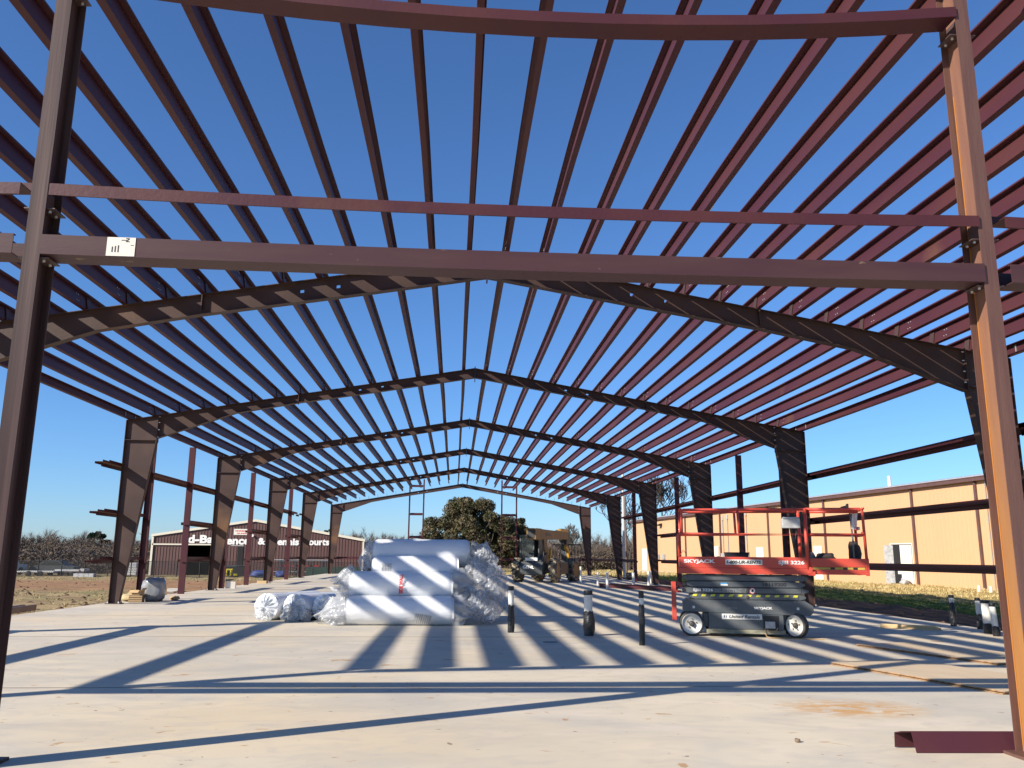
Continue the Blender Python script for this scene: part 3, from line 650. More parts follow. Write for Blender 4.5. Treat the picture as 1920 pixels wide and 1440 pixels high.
def tuft(c, d, R_, ln, seed, parent, m='plastic', name='plastic_wrap', folds=9, spread=1.0):
    """gathered film: a crumpled flared funnel of folds leaving a roll end"""
    rr = random.Random(seed); d = Vector(d).normalized(); ref = Vector((0, 0, 1)) if abs(d.z) < .9 else Vector((1, 0, 0))
    a = d.cross(ref).normalized(); b = a.cross(d); g = MB(); n = 54; k = 9; P = []; F = []
    ph = [rr.uniform(0, 6.28) for _ in range(4)]
    for i in range(k+1):
        q = i/k; base = R_*(1-q)**.6*.98+R_*spread*(.30+.65*math.sin(math.pi*min(1, q*1.05))*q)
        for j in range(n):
            t = 2*math.pi*j/n
            fold = .5+.5*math.sin(folds*t+ph[0]+q*1.5); w_ = base*(1+(.05+.45*q)*(fold-.5)+.25*q*math.sin(3*t+ph[1])+.12*q*math.sin(17*t+ph[2]))
            ax = ln*q*(1+.35*q*math.sin(2*t+ph[3])+.18*q*math.sin(11*t+ph[1]))
            v = Vector((math.cos(t), math.sin(t), 0)); nn = NZ.noise(Vector((v.x*2+seed, v.y*2, q*3)))*R_*.35*q
            P.append(Vector(c)+d*(ax+nn)+(a*v.x+b*v.y)*(w_+nn)-Vector((0, 0, 1))*q*R_*.25)
    P = [Vector((p.x, p.y, p.z)) for p in P]
    for i in range(k):
        for j in range(n): F.append((i*n+j, i*n+(j+1) % n, (i+1)*n+(j+1) % n, (i+1)*n+j))
    g.add(P, F); return g.build(name, M[m], parent, smooth=True)
def crumple(c, sz, seed, parent, m='plastic', name='plastic_wrap'):
    """loose wad of crumpled film: ridged, creased shell"""
    g = MB(); n, k = 44, 26; P = []; F = []
    for i in range(k+1):
        ph = math.pi*i/k-math.pi/2
        for j in range(n):
            th = 2*math.pi*j/n; d = Vector((math.cos(ph)*math.cos(th), math.cos(ph)*math.sin(th), math.sin(ph)))
            q = .78+.55*abs(NZ.noise(d*1.7+Vector((seed*2.3, 0, seed))))+.26*abs(NZ.noise(d*3.6+Vector((0, seed*1.7, 0))))+.09*abs(NZ.noise(d*8.5+Vector((seed, seed, 0))))
            P.append((c[0]+d.x*q*sz[0]/2, c[1]+d.y*q*sz[1]/2, c[2]+d.z*q*sz[2]/2))
    for i in range(k):
        for j in range(n): F.append((i*n+j, i*n+(j+1) % n, (i+1)*n+(j+1) % n, (i+1)*n+j))
    g.add(P, F); return g.build(name, M[m], parent, smooth=False)
RG = 'insulation rolls piled on the slab'
def roll(label, x, y, z, L, r, rz, seed, group=RG):
    t = thing('insulation_roll', label, 'insulation roll', (x, y, z), rz, group)
    b = rollmesh(L, r, seed).build('roll', M['vinyl'], t, smooth=True)
    return t, b
r1, b1 = roll('lowest white insulation roll at the front of the big pile, with a tilted barcode label', -1.49, 16.72, 0, 2.06, .285, .01, 1)
tuft((-1.00, 0, .27), (-1, 0, -.12), .25, .42, 11, r1, spread=.8); tuft((1.0, 0, .27), (1, 0, -.05), .26, .30, 12, r1, spread=.75)
crumple((1.28, -.02, .30), (.34, .3, .26), 41, r1)
g = MB()
for k in range(17):
    x = .25+.019*k; wd = (.004, .009, .006, .012)[k % 4]
    g.hexa([(x, -.301+.0, .03+.004*k*-.3), (x+wd, -.301, .03-.001*k), (x+wd, -.299, .03-.001*k), (x, -.299, .03-.001*k), (x+.05, -.3105, .235-.003*k), (x+.05+wd, -.3105, .235-.003*k), (x+.05+wd, -.3085, .235-.003*k), (x+.05, -.3085, .235-.003*k)])
bc1 = g.build('barcode_label', M['dim'], r1)
r2, b2 = roll('white insulation roll with a red printed stripe, second up at the pile front', -1.50, 17.02, .47, 2.02, .275, 0, 2)
tuft((-.98, 0, .26), (-1, 0, .15), .22, .28, 13, r2, spread=.8); tuft((.98, 0, .26), (1, 0, .05), .25, .34, 14, r2, spread=.9)
g = MB(); g.hexa([(-.06+.0, -.287, .14), (.0, -.287, .14), (.0, -.28, .14), (-.06, -.28, .14), (-.06+.03, -.262, .42), (.03, -.262, .42), (.03, -.25, .42), (-.03, -.25, .42)]) if False else None
lt = text('SIDE WALL', M['red'], r2, (.05, -.318, .11), (0, .02, 1), (-1, 0, 0), .36, .075, 'printed_stripe', bold=.06, depth=.004)
r3, b3 = roll('white insulation roll with a small barcode, third layer up in the big pile', -1.25, 17.36, .78, 1.72, .27, .02, 3)
g = MB()
for k in range(11): g.box((-.66+.018*k, -.293, .20), (-.66+.018*k+(.004, .009, .006)[k % 3], -.291, .36))
g.build('barcode_label', M['dim'], r3)
r4, b4 = roll('white insulation roll lying on the very top of the big pile', -1.15, 17.72, 1.10, 1.98, .275, -.03, 4)
tuft((-.96, 0, .26), (-1, 0, -.25), .24, .20, 15, r4, spread=.6); tuft((.96, 0, .24), (1, 0, -.3), .24, .22, 16, r4, spread=.7)
r5, b5 = roll('white insulation roll low in the middle of the big pile, behind the front roll', -1.45, 17.32, 0, 2.04, .28, 0, 5)
r6, b6 = roll('white insulation roll low in the pile, behind the other bottom rolls', -1.3, 17.92, 0, 2.0, .28, .02, 6)
r7, b7 = roll('white insulation roll in the middle layer of the pile, under the topmost roll', -1.25, 17.66, .47, 2.0, .27, 0, 7)
r8, b8 = roll('white insulation roll in the third layer, hidden behind the top roll', -1.1, 18.02, .78, 1.8, .26, .02, 8)
for i, (c, sz, par) in enumerate([((.15, 17.1, .74), (.62, .5, .62), r2), ((.12, 17.45, 1.12), (.55, .5, .66), r3), ((.02, 16.95, .38), (.42, .5, .55), r5), ((.36, 17.25, .62), (.42, .4, .42), r7),
                                  ((.32, 17.9, .34), (.58, .5, .52), r6), ((-.05, 17.25, .98), (.40, .4, .5), r7), ((.22, 17.0, .22), (.42, .45, .46), r5), ((-2.52, 17.0, .86), (.30, .3, .40), r2),
                                  ((-2.28, 17.5, 1.15), (.24, .28, .30), r3), ((.10, 17.6, 1.40), (.30, .3, .3), r8), ((.47, 17.35, .86), (.26, .25, .34), r7), ((.30, 17.0, 1.0), (.3, .3, .3), r3), ((-2.72, 16.55, .16), (.5, .3, .26), r1)]):
    loc = par.location; rot = Matrix.Rotation(-par.rotation_euler.z, 3, 'Z') @ (Vector(c)-Vector(loc))
    crumple(rot, sz, 50+i, par)
LG = 'insulation rolls with silvery wrapped ends left of the pile'
for lab, x, y, rz, L, sd in (('leftmost insulation roll of the low row, its crinkled silvery end facing out', -4.14, 18.0, .42, 1.9, 21), ('middle insulation roll of the low row, with a white gathered plastic end', -3.53, 17.82, .36, 1.9, 22), ('rightmost insulation roll of the low row, its silvery end beside the big pile', -2.93, 17.70, .33, 1.9, 23)):
    t = thing('insulation_roll', lab, 'insulation roll', (x, y, 0), rz+math.radians(68)-.42, LG)
    g = rollmesh(L, .275, sd); b = g.build('roll', M['vinyl'], t, smooth=True); b.location = (L/2-.25, 0, 0)
    # the end toward the camera: shallow dished film with radial folds
    n, k = 60, 10; P = []; F = []
    for i in range(k+1):
        q = i/k
        for j in range(n):
            th = 2*math.pi*j/n; rr = .272*q; fold = .020*math.sin(14*th+sd)*q*(1-q)*4+.03*NZ.noise(Vector((math.cos(th)*3*q+sd, math.sin(th)*3*q, sd)))
            P.append((-.25-.05*(1-q*q)*1.2-fold, rr*math.cos(th)*1.03, .262+rr*math.sin(th)*.97))
    for i in range(k):
        for j in range(n): F.append((i*n+j, i*n+(j+1) % n, (i+1)*n+(j+1) % n, (i+1)*n+j))
    g = MB(); g.add(P, F); g.build('wrapped_end', M['film'], t, smooth=False)
    if sd == 22: tuft((-.30, 0, .23), (-1, 0, -.5), .10, .22, 60, t, spread=1.6, folds=14); crumple((-.30, .12, .09), (.3, .3, .18), 61, t)
    if sd == 23: crumple((-.28, -.05, .13), (.3, .42, .24), 62, t); crumple((-.25, -.22, .32), (.25, .26, .3), 63, t)
    if sd == 23: crumple((.15, -.38, .30), (.45, .3, .42), 66, t); crumple((-.12, -.36, .2), (.4, .3, .36), 67, t)
    if sd == 22: crumple((-.25, -.27, .12), (.3, .22, .26), 68, t)
    if sd == 21: crumple((-.27, .05, .10), (.22, .4, .2), 64, t)

# ------------------------------------------------------------------ pipe stubs
M['pvc'] = mat('white_pvc', (.74, .72, .66), .35, (.55, .52, .46), 8, .5)
M['tape'] = mat('black_wrap', (.010, .010, .012), .38, (.03, .03, .03), 20, .5, bump=.6, bscale=25)
def pipe(label, x, y, h, r, wb, cap=.08, bulge=0, group='capped pipe stubs rising from the slab', lean=0, z0=0):
    t = thing('pipe_stub', label, 'pipe', (x, y, z0), 0, group)
    g = MB(); g.tube([(0, 0, 0), (lean*h, 0, h-.004)], r, 20); g.build('pipe', M['pvc'], t, smooth=False)
    if wb:
        n = 18; prof = []
        g = MB(); P = []; F = []; k = 12
        for i in range(k+1):
            z = wb*i/k
            for j in range(n):
                th = 2*math.pi*j/n; q = 1.12+.35*max(0, NZ.noise(Vector((math.cos(th)*2+x, math.sin(th)*2, z*9+y))))+bulge*math.sin(math.pi*min(1, z/wb))*(.5+.5*math.cos(th-.2))
                zz = z+(.03*NZ.noise(Vector((math.cos(th)*2, math.sin(th)*2, x))) if i == k else 0)
                P.append((r*q*math.cos(th)+lean*z, r*q*math.sin(th), zz))
        for i in range(k):
            for j in range(n): F.append((i*n+j, i*n+(j+1) % n, (i+1)*n+(j+1) % n, (i+1)*n+j))
        g.add(P, F); g.build('wrap', M['tape'], t, smooth=False)
    if cap:
        g = MB(); g.lathe((lean*h, 0, h-cap), (0, 0, 1), [(0, r*1.06), (cap, r*1.08), (cap+.004, r*1.0), (cap+.004, .001)], 20); g.build('cap', M['tape'], t)
pipe('capped white pipe stub with ragged black wrap, just right of the insulation pile', .53, 15.12, .78, .048, .46, .07, .3)
pipe('thick white pipe stub with baggy black wrap between the pile and the lift', 1.80, 14.54, .735, .072, .40, .07, .45)
pipe('slim pipe stub almost fully wrapped in black, nearest the left of the scissor lift', 2.37, 12.99, .79, .038, .58, .10, .08)
RGp = 'pipe stubs by the right edge of the slab'
pipe('dark wrapped pipe stub with a white top standing alone at the right slab edge', 9.49, 16.75, .60, .05, .46, .05, .3, RGp)
pipe('slim grey pipe stub left of the thick white pipe at the right slab edge', 9.56, 16.0, .58, .045, .28, .05, .15, RGp)
pipe('thickest white pipe stub with a black cap in the cluster beside the rusty column', 9.15, 15.09, .58, .075, .18, .05, .1, RGp, lean=-.03)
pipe('white pipe stub standing close right of the thickest one at the slab edge', 8.95, 14.57, .56, .05, .17, .06, .4, RGp, lean=-.05)
for lab, x, y, h, r in (('short white pipe stub in the dry grass against the tan wall', 21.35, 34.6, .27, .06), ('short white pipe stub in the grass by the dark downpipe of the tan wall', 21.15, 33.5, .27, .065)): pipe(lab, x, y, h, r, 0, 0, 0, 'white stubs in the grass', z0=-.0)
FG = 'bare pipe stubs toward the far right of the slab'
for lab, x, y, h, r in (('grey white pipe stub in front of the front wheel of the yellow machine', 6.04, 44.06, .83, .055), ('short white pipe stub right of the yellow machine', 6.25, 40.05, .61, .05), ('white pipe stub nearest the end of the loose red channels', 5.98, 36.04, .70, .06),
                        ('white pipe stub under a right side post, far down the slab', 7.13, 36.2, .68, .06), ('white pipe stub beside a slimmer one at the third right column', 7.81, 36.3, .75, .06), ('slim white pipe stub close to the foot of the third right column', 8.5, 38.9, .71, .04)): pipe(lab, x, y, h, r, 0, 0, 0, FG)
g = MB(); g.lathe((1.03, 13.45, .001), (0, 0, 1), [(0, .12), (.004, .12)], 24); o = g.build('floor_drain', M['tape']); tag(o, 'round dark floor drain cover in a shadow stripe of the slab', 'drain')

# ------------------------------------------------------------------ loose things on the slab
def bentchan(name, p0, p1, rects, m, label, cat, group=None):
    p0 = Vector(p0); p1 = Vector(p1); d = (p1-p0).normalized(); side = Vector((-d.y, d.x, 0)); g = MB()
    for (u0, v0, u1, v1, e0) in rects:
        a = Vector((u0, v0)); b = Vector((u1, v1)); w2 = (b-a); ln = w2.length; w2.normalize(); U = side*w2.x+Vector((0, 0, 1))*w2.y; N = side*(-w2.y)+Vector((0, 0, 1))*w2.x
        o0 = side*a.x+Vector((0, 0, 1))*a.y
        g.sweep([p0+d*e0+o0, p1+o0], U, N, (0, ln, -.003, .003))
    o = g.build(name, m); return tag(o, label, cat, group)
bentchan('loose_channel', (2.66, 5.90, .003), (4.6, 5.83, .003), [(0, 0, .055, .125, .03), (.0555, .1255, .155, .10, -.04), (.155, .1, .165, .003, -.04)], M['primer'], 'dark red steel channel lying on the slab against the foot of the rusty column', 'steel channel')
for k, (p0, p1, lab) in enumerate((((-9.93, 16.2, -.02), (-10.35, 21.3, -.04), 'long dark steel channel on the dirt edge left of the slab, nearer one'), ((-10.25, 16.0, -.05), (-10.75, 21.6, -.06), 'long dark steel channel on the dirt edge left of the slab, further one'))):
    bentchan('loose_channel', p0, p1, [(0, 0, 0, .13, 0), (0.003, .13, .08, .13, 0), (.003, 0, .08, 0, 0)], M['framedark'], lab, 'steel channel', 'channels lying left of the slab')
for k, (p0, p1, lab) in enumerate((((5.9, 37.6, .003), (7.3, 35.6, .003), 'loose red steel channel on the far right of the slab, left one of two'), ((6.7, 36.2, .003), (8.3, 33.4, .003), 'loose red steel channel on the far right of the slab, right one of two'))):
    bentchan('loose_channel', p0, p1, [(0, 0, 0, .18, 0), (-.003, .18, -.08, .18, 0), (.003, 0, .08, 0, 0)], M['primer'], lab, 'steel channel', 'red channels on the far right of the slab')
M['ply'] = mat('plywood_face', (.60, .47, .31), .7, (.50, .38, .24), 1.6, .6, stretch=(1, 6, 1), c3=(.38, .27, .17), s3=3, lo3=.64, hi3=.72)
M['plyedge'] = mat('plywood_edge', (.34, .20, .10), .8, (.12, .07, .04), 20, .7)
def sheet(name, label, c0, ang, z, n=2, th=.013, grp=None):
    t = thing(name, label, 'plywood', (c0[0], c0[1], z), ang, grp)
    for k in range(n):
        g = MB(); j = .015*k; z0 = .002+k*(th+.006)
        P = []
        g.box((0+j, 0+j*.5, z0), (2.44+j, 1.22, z0+th-.0015)); e = g.build('sheet', M['plyedge'], t)
        if k == n-1:
            g = MB(); g.box((.002+j, .002+j*.5, z0+th-.0013), (2.438+j, 1.218, z0+th)); g.build('face_veneer', M['ply'], t)
    return t
PG = 'plywood sheets by the rusty column'
sheet('plywood_stack', 'stack of thin plywood sheets on the slab behind the rusty column, the nearer of two', (4.22, 10.66), math.radians(-73.5), 0, 2, grp=PG)
sheet('plywood_stack', 'flat plywood sheets partly in shade beyond the nearer plywood stack', (5.62, 12.9), math.radians(-73), 0, 2, grp=PG)
M['wood'] = mat('pine_lumber', (.58, .42, .22), .75, (.45, .30, .14), 3, .6, stretch=(1, 8, 8))
g = MB(); g.box((0, 0, 0), (1.02, .09, .038)); g.box((.02, .095, 0), (1.04, .18, .038)); g.box((.0, .01, .0385), (1.0, .10, .076)); o = g.build('lumber_stack', M['wood'], bevel=.003); o.location = (7.75, 16.30, .001); o.rotation_euler.z = math.radians(-36); tag(o, 'short stack of yellow pine boards on the slab right of the scissor lift', 'lumber')
# wrapped bundle, boxes and scraps at the second left column
M['greyplas'] = mat('grey_plastic_sheet', (.20, .21, .22), .25, (.34, .34, .34), 5, .7, bump=.5, bscale=9, spec=.7)
o = blob('wrapped_bundle', (0, 0, 0), (.60, .6, .66), M['greyplas'], 4, .16, 32, 20, power=3.0); o.location = (-8.83, 24.75, .31); tag(o, 'rounded bundle wrapped in grey plastic beside the second left column', 'bundle')
M['card'] = mat('cardboard', (.46, .32, .17), .85, (.38, .26, .14), 6, .5); M['crate'] = mat('dark_crate_wood', (.14, .10, .07), .8, (.25, .19, .12), 9, .7)
t = thing('wooden_crate', 'small dark crate standing in front of the grey wrapped bundle', 'crate', (-9.10, 24.25, 0), .1)
g = MB(); g.box((-.17, -.14, .0), (.17, .14, .19)); g.build('crate_body', M['crate'], t)
g = MB()
for z in (.04, .10, .16): g.box((-.172, -.15, z-.018), (.172, -.141, z+.018))
g.build('crate_slats', M['card'], t)
t = thing('cardboard_box', 'torn open cardboard box on top of the dark crate', 'box', (-9.10, 24.25, .191), -.25)
g = MB(); 
for r_ in (((-.15, -.11, 0), (.15, .11, .006)), ((-.15, -.11, .006), (.15, -.105, .11)), ((-.15, .105, .006), (.15, .11, .11)), ((-.15, -.105, .006), (-.145, .105, .11)), ((.145, -.105, .006), (.15, .105, .11))): g.box(*r_)
g.build('box_body', M['card'], t)
g = MB(); g.cbox((-.20, 0, .13), (.11, .2, .005), ry=-.5); g.cbox((.0, -.15, .10), (.28, .09, .005), rx=.9); g.cbox((.19, 0, .15), (.10, .2, .005), ry=-.9); g.build('flap', M['card'], t)
o = blob('rubble_piece', (0, 0, 0), (.26, .22, .12), M['card'], 6, .5, 14, 8); o.location = (-8.45, 25.4, .055); tag(o, 'pale broken scrap on the slab right of the grey bundle', 'scrap')
o = blob('sand_heap', (0, 0, 0), (.5, .5, .22), mat('yellow_sand', (.5, .4, .22), .9), 7, .5, 18, 8); o.location = (-9.42, 24.75, .1); tag(o, 'pale heap of sawdust behind the foot of the second left column', 'heap')
M['carton'] = mat('white_carton', (.70, .68, .62), .7)
t = thing('carton', 'white carton with open tan flaps on the slab near the third left column', 'box', (-9.2, 34.5, 0), .15)
g = MB(); g.box((-.18, -.15, 0), (.18, .15, .26)); g.build('carton_body', M['carton'], t)
g = MB(); g.cbox((-.05, -.1, .31), (.3, .14, .006), rx=.6); g.cbox((.14, .05, .32), (.12, .26, .006), ry=-1.0); g.build('flap', M['card'], t)
t = thing('cooler_box', 'white box standing in the dirt beyond the grey bundle', 'box', (-11.15, 33.8, -.3), .1)
g = MB(); g.box((-.2, -.15, 0), (.2, .15, .26)); g.build('box_body', M['carton'], t, bevel=.01); g = MB(); g.box((-.21, -.16, .262), (.21, .16, .30)); g.build('lid', M['carton'], t, bevel=.01)
g = MB()
rr = random.Random(5)
for k in range(26): g.cbox((rr.uniform(-.9, .7), rr.uniform(-.9, .9), rr.uniform(.02, .22)), (rr.uniform(.4, 1.1), rr.uniform(.06, .14), .03), rr.uniform(0, 3.1), rx=rr.uniform(-.2, .2), ry=rr.uniform(-.25, .25))
o = g.build('scrap_wood_heap', M['crate']); o.location = (-10.7, 32.2, -.28); o['kind'] = 'stuff'; tag(o, 'heap of dark broken boards in the dirt between two left posts', 'scrap wood')
g = MB(); g.cbox((0, 0, .06), (.42, .3, .12)); o = g.build('board_block', M['wood'], bevel=.004); o.location = (-9.3, 40.5, 0); tag(o, 'small pale wooden block at the slab edge near the fourth left column', 'block')
for k, (x, y, r_) in enumerate(((2.01, 6.26, .022),)):
    o = blob('pebble', (0, 0, 0), (r_*2, r_*1.6, r_*1.3), M['crate'], 9, .4, 10, 6); o.location = (x, y, r_*.6); tag(o, 'small dark pebble on the bare concrete near the front right', 'pebble')

# ------------------------------------------------------------------ telehandler
TH = thing('telehandler', 'yellow and dark grey telescopic handler parked far down the slab under the frames', 'telehandler', (3.78, 44.45, 0), math.atan2(.891, .454))
M['ty'] = mat('machine_yellow', (.22, .125, .035), .5, (.16, .095, .035), 4, .6); M['tybr'] = mat('bright_machine_yellow', (.62, .34, .03), .45)
M['tg'] = mat('machine_grey', (.045, .055, .06), .5, (.08, .085, .085), 4, .6); M['tt'] = mat('dusty_tyre', (.05, .045, .04), .85, (.42, .35, .24), 5, .75, lo=.46, hi=.56)
M['glass'] = mat('cab_glass', (.04, .05, .05), .08, spec=.9, alpha=.55)
def twheel(x, y, yaw=0):
    R_ = Matrix.Rotation(yaw, 3, 'Z'); s = 1 if y > 0 else -1; ax = R_ @ Vector((0, s, 0)); c = Vector((x, y, .62)); g = MB()
    g.lathe(c, ax, [(-.19, .36), (-.2, .52), (-.17, .58), (.17, .58), (.2, .52), (.19, .37), (.0, .37)], 30)
    e1 = ax.cross(Vector((0, 0, 1))).normalized(); e2 = Vector((0, 0, 1))
    for k in range(20):
        for sd in (-1, 1):
            a = 2*math.pi*(k+.25*sd)/20
            for q in range(3):
                a2 = a+.07*q; u = e1*math.cos(a2)+e2*math.sin(a2); v = -e1*math.sin(a2)+e2*math.cos(a2); ctr = c+u*.595+ax*sd*(.165-.06*q)
                P = [ctr+ax*dx+v*dv+u*du for du in (-.03, .03) for dx, dv in ((-.035, -.035), (.035, -.035), (.035, .035), (-.035, .035))]; g.hexa(P)
    w_ = g.build('wheel', M['tt'], TH)
    g = MB(); g.lathe(c, ax, [(.02, .05), (.05, .2), (.06, .30), (.15, .34), (.195, .365), (.18, .37)], 24); g.lathe(c, ax, [(.03, .09), (.13, .08), (.14, .03)], 12); g.build('rim', M['ty'], w_)
twheel(0, 1.02, .1); twheel(0, -1.02, .1); twheel(2.9, 1.02, -.12); twheel(2.9, -1.02, -.12)
g = MB(); g.box((-.35, -.38, .45), (3.5, .38, .95)); g.tube([(0, -.85, .62), (0, .85, .62)], .11, 10); g.tube([(2.9, -.85, .62), (2.9, .85, .62)], .11, 10); g.build('chassis', M['tg'], TH)
g = MB(); g.poly([(-.75, -.62, .42), (-.40, -.62, .38), (-.30, -.62, 1.05), (-.62, -.62, 1.05), (-.82, -.62, .8)], (0, 1.24, 0)); cw = g.build('counterweight', M['tg'], TH, bevel=.02)
text('GEHL', M['white'], cw, (-.83, .42, .70), (0, -1, 0), (0.05, 0, 1), .62, .16, bold=.03, depth=.02)
g = MB(); g.poly([(-.6, -.5, 1.06), (.3, -.5, 1.06), (.3, -.5, 1.5), (-.35, -.5, 1.3)], (0, 1.0, 0)); g.build('rear_hood', M['tg'], TH)
g = MB(); g.box((-.63, -.3, 1.1), (-.60, .38, 1.26)); g.cbox((-.64, .12, 1.18), (.02, .3, .08)); g.build('rear_decal', M['decal'], TH)
g = MB()
for y in (-.30, -.02): g.poly([(-.45, y, .95), (.15, y, .95), (.45, y, 2.05), (.0, y, 2.25), (-.35, y, 2.15)], (0, .05, 0))
g.build('boom_tower', M['tg'], TH)
g = MB(); g.poly([(.45, -.36, .95), (1.1, -.36, .95), (.55, -.36, 2.2), (.15, -.36, 2.2)], (0, .10, 0)); g.build('lift_arm', M['ty'], TH)
g = MB(); g.tube([(.1, -.12, 1.0), (.35, -.12, 2.1)], .07, 10); g.tube([(-.3, -.5, 1.1), (-.2, -.5, 2.0)], .03, 8); g.build('lift_ram', M['hub'], TH)
# cab on the left
g = MB(); cx0, cx1, cy0, cy1 = .3, 1.75, .12, 1.02
for x in (cx0, cx1):
    for y in (cy0, cy1): g.sweep([(x, y, .95), (x, y, 2.35)], (1, 0, 0), (0, 1, 0), (-.04, .04, -.04, .04))
g.box((cx0-.05, cy0-.05, 2.351), (cx1+.05, cy1+.05, 2.43)); g.box((cx0-.05, cy0-.05, .7), (cx1+.05, cy1+.05, .949))
for z in (1.35,):
    g.box((cx0-.02, cy0+.041, z-.03), (cx0+.02, cy1-.041, z+.03)); g.box((cx0+.041, cy0-.02, z-.03), (cx1-.041, cy0+.02, z+.03))
cab = g.build('cab', M['tg'], TH)
g = MB(); g.cbox((.85, .57, 1.15), (.5, .5, .14)); g.cbox((.60, .57, 1.5), (.12, .48, .6)); g.lathe((1.35, .57, 1.5), (-.7, 0, .7), [(0, .16), (.02, .16)], 14); g.build('seat', M['black'], cab)
g = MB(); g.box((cx0-.005, cy0+.05, 1.4), (cx0+.0, cy1-.05, 2.3)); g.box((cx0+.05, cy0-.005, 1.4), (cx1-.05, cy0, 2.3)); g.build('glass', M['glass'], cab)
g = MB(); g.box((-1.0, -.36, 2.16), (-.15, .16, 2.74)); g.poly([(-.15, -.34, 2.18), (4.0, -.34, 2.26), (4.0, -.34, 2.66), (-.15, -.34, 2.72)], (0, .46, 0)); bm = g.build('boom', M['ty'], TH, bevel=.015)
g = MB(); g.box((-1.012, -.30, 2.24), (-1.001, .10, 2.68)); g.build('boom_end_opening', M['black'], bm)
g = MB(); g.poly([(2.6, -.26, 2.68), (3.9, -.26, 2.66), (4.4, -.26, 2.70), (3.6, -.26, 2.86)], (0, .3, 0)); g.build('inner_boom_cover', M['tybr'], bm)
g = MB(); g.poly([(.5, -.352, 2.38), (1.3, -.352, 2.38), (1.15, -.352, 2.52), (.5, -.352, 2.56)], (0, .008, 0)); g.build('boom_decal', M['tg'], bm)
g = MB(); g.poly([(4.0, -.28, 2.6), (4.3, -.28, 2.55), (4.15, -.28, 1.9), (4.25, -.28, 1.2), (4.0, -.28, 1.0), (3.85, -.28, 1.9)], (0, .34, 0)); g.tube([(3.3, -.1, 2.2), (4.0, -.1, 1.9)], .05, 8); g.build('boom_head', M['tg'], TH)
g = MB(); g.cbox((3.5, -.42, 1.75), (.5, .14, .22), ry=.5); g.cbox((3.75, -.42, 1.5), (.16, .12, .5), ry=-.3); g.build('yellow_linkage', M['tybr'], TH); g = MB(); g.cbox((.55, -.55, 1.45), (.1, .12, .5), ry=.25); g.build('yellow_guard', M['tybr'], TH)
g = MB(); g.cbox((3.05, -.46, 1.5), (.16, .1, .2)); g.build('head_lamp', M['white'], TH)
g = MB(); g.box((.75, -1.02, .42), (2.1, -.42, 1.02)); g.build('fuel_tank', M['tybr'] if False else mat('tank_brown', (.11, .075, .045), .6, (.16, .12, .08), 4, .5), TH, bevel=.03)
g = MB()
for z in (.42, 1.06, 1.95): g.box((4.32, -1.0, z), (4.38, .9, z+.07))
for k in range(11): g.box((4.335, -1.0+.185*k, 1.131), (4.365, -.97+.185*k, 1.949))
for y in (-.6, .45): g.box((4.39, y, .20), (4.44, y+.12, 1.2)); g.poly([(4.44, y, .20), (5.6, y, .20), (5.6, y, .22), (4.44, y, .26)], (0, .12, 0))
g.build('fork_carriage', M['framedark'], TH)

# ------------------------------------------------------------------ tan metal building on the right
M['tan'] = mat('tan_siding', (.58, .345, .185), .6, (.54, .325, .175), .5, .5, stretch=(1, 1, .3)); M['trim'] = mat('brown_trim', (.105, .055, .048), .5, (.14, .08, .07), 3, .5)
M['roofm'] = mat('galvalume_roof', (.42, .44, .47), .45, (.36, .38, .42), 1, .5); M['doorw'] = mat('white_door', (.72, .69, .60), .5); M['dark'] = mat('dark_interior', (.012, .012, .014), .9)
a_ = math.atan2(1, -.105); OX, OY = 23.77-.105*(24-37.87), 24.0
TB = thing('tan_metal_building', 'long tan metal building with brown trim and pale roof right of the slab', 'building', (OX, OY, 0), a_)
# local x runs away along the wall, local y = left/outwards (toward the slab)
Lw = 66.0; H = 5.05
g = MB(); g.box((0, -14, -1.4), (Lw, -.02, H))
for k in range(int(Lw/.305)):
    x = .15+.305*k; g.hexa([(x-.04, -.0195, -.3), (x+.04, -.0195, -.3), (x+.02, -.014, -.3), (x-.02, -.014, -.3), (x-.04, -.0195, H), (x+.04, -.0195, H), (x+.02, -.014, H), (x-.02, -.014, H)])
wl = g.build('wall', M['tan'], TB)
g = MB(); g.box((0, -.3, -1.0), (Lw, .015, .02)); g.build('base_course', mat('wall_footing', (.45, .40, .32), .9, (.3, .25, .2), 2, .6), TB)
g = MB(); g.poly([(-.3, .22, H+.10), (-.3, .22, H+.06), (-.3, -9.2, 6.40), (-.3, -18.6, H+.06), (-.3, -18.6, H+.1), (-.3, -9.2, 6.46)], (Lw+.6, 0, 0))
for k in range(int(Lw/.61)): x = -.2+.61*k; g.sweep([(x, .22, H+.101), (x, -9.2, 6.461)], (1, 0, 0), (0, 0, 1), (-.02, .02, 0, .04))
g.build('roof', M['roofm'], TB)
g = MB(); g.box((-.3, .04, H-.14), (Lw+.3, .24, H+.055)); g.box((-.3, -.015, H-.145), (Lw+.3, .035, H-.0)); g.box((-.3, .241, H+.02), (Lw+.3, .26, H+.07)); g.build('gutter', M['trim'], TB, bevel=.01)
def wx(Y): return (Y-24)*1.0055
for Y in (29.3, 37.0, 37.9, 42.62, 51.25, 58.7, 66.9, 74.4, 82):
    g = MB(); g.box((wx(Y)-.06, .006, .05), (wx(Y)+.06, .10, H-.15)); g.build('downspout', M['trim'], TB, bevel=.008)
g = MB(); g.box((wx(37.25), .006, .05), (wx(37.25)+.04, .03, H-.15)); g.build('conduit', M['galv'], TB)
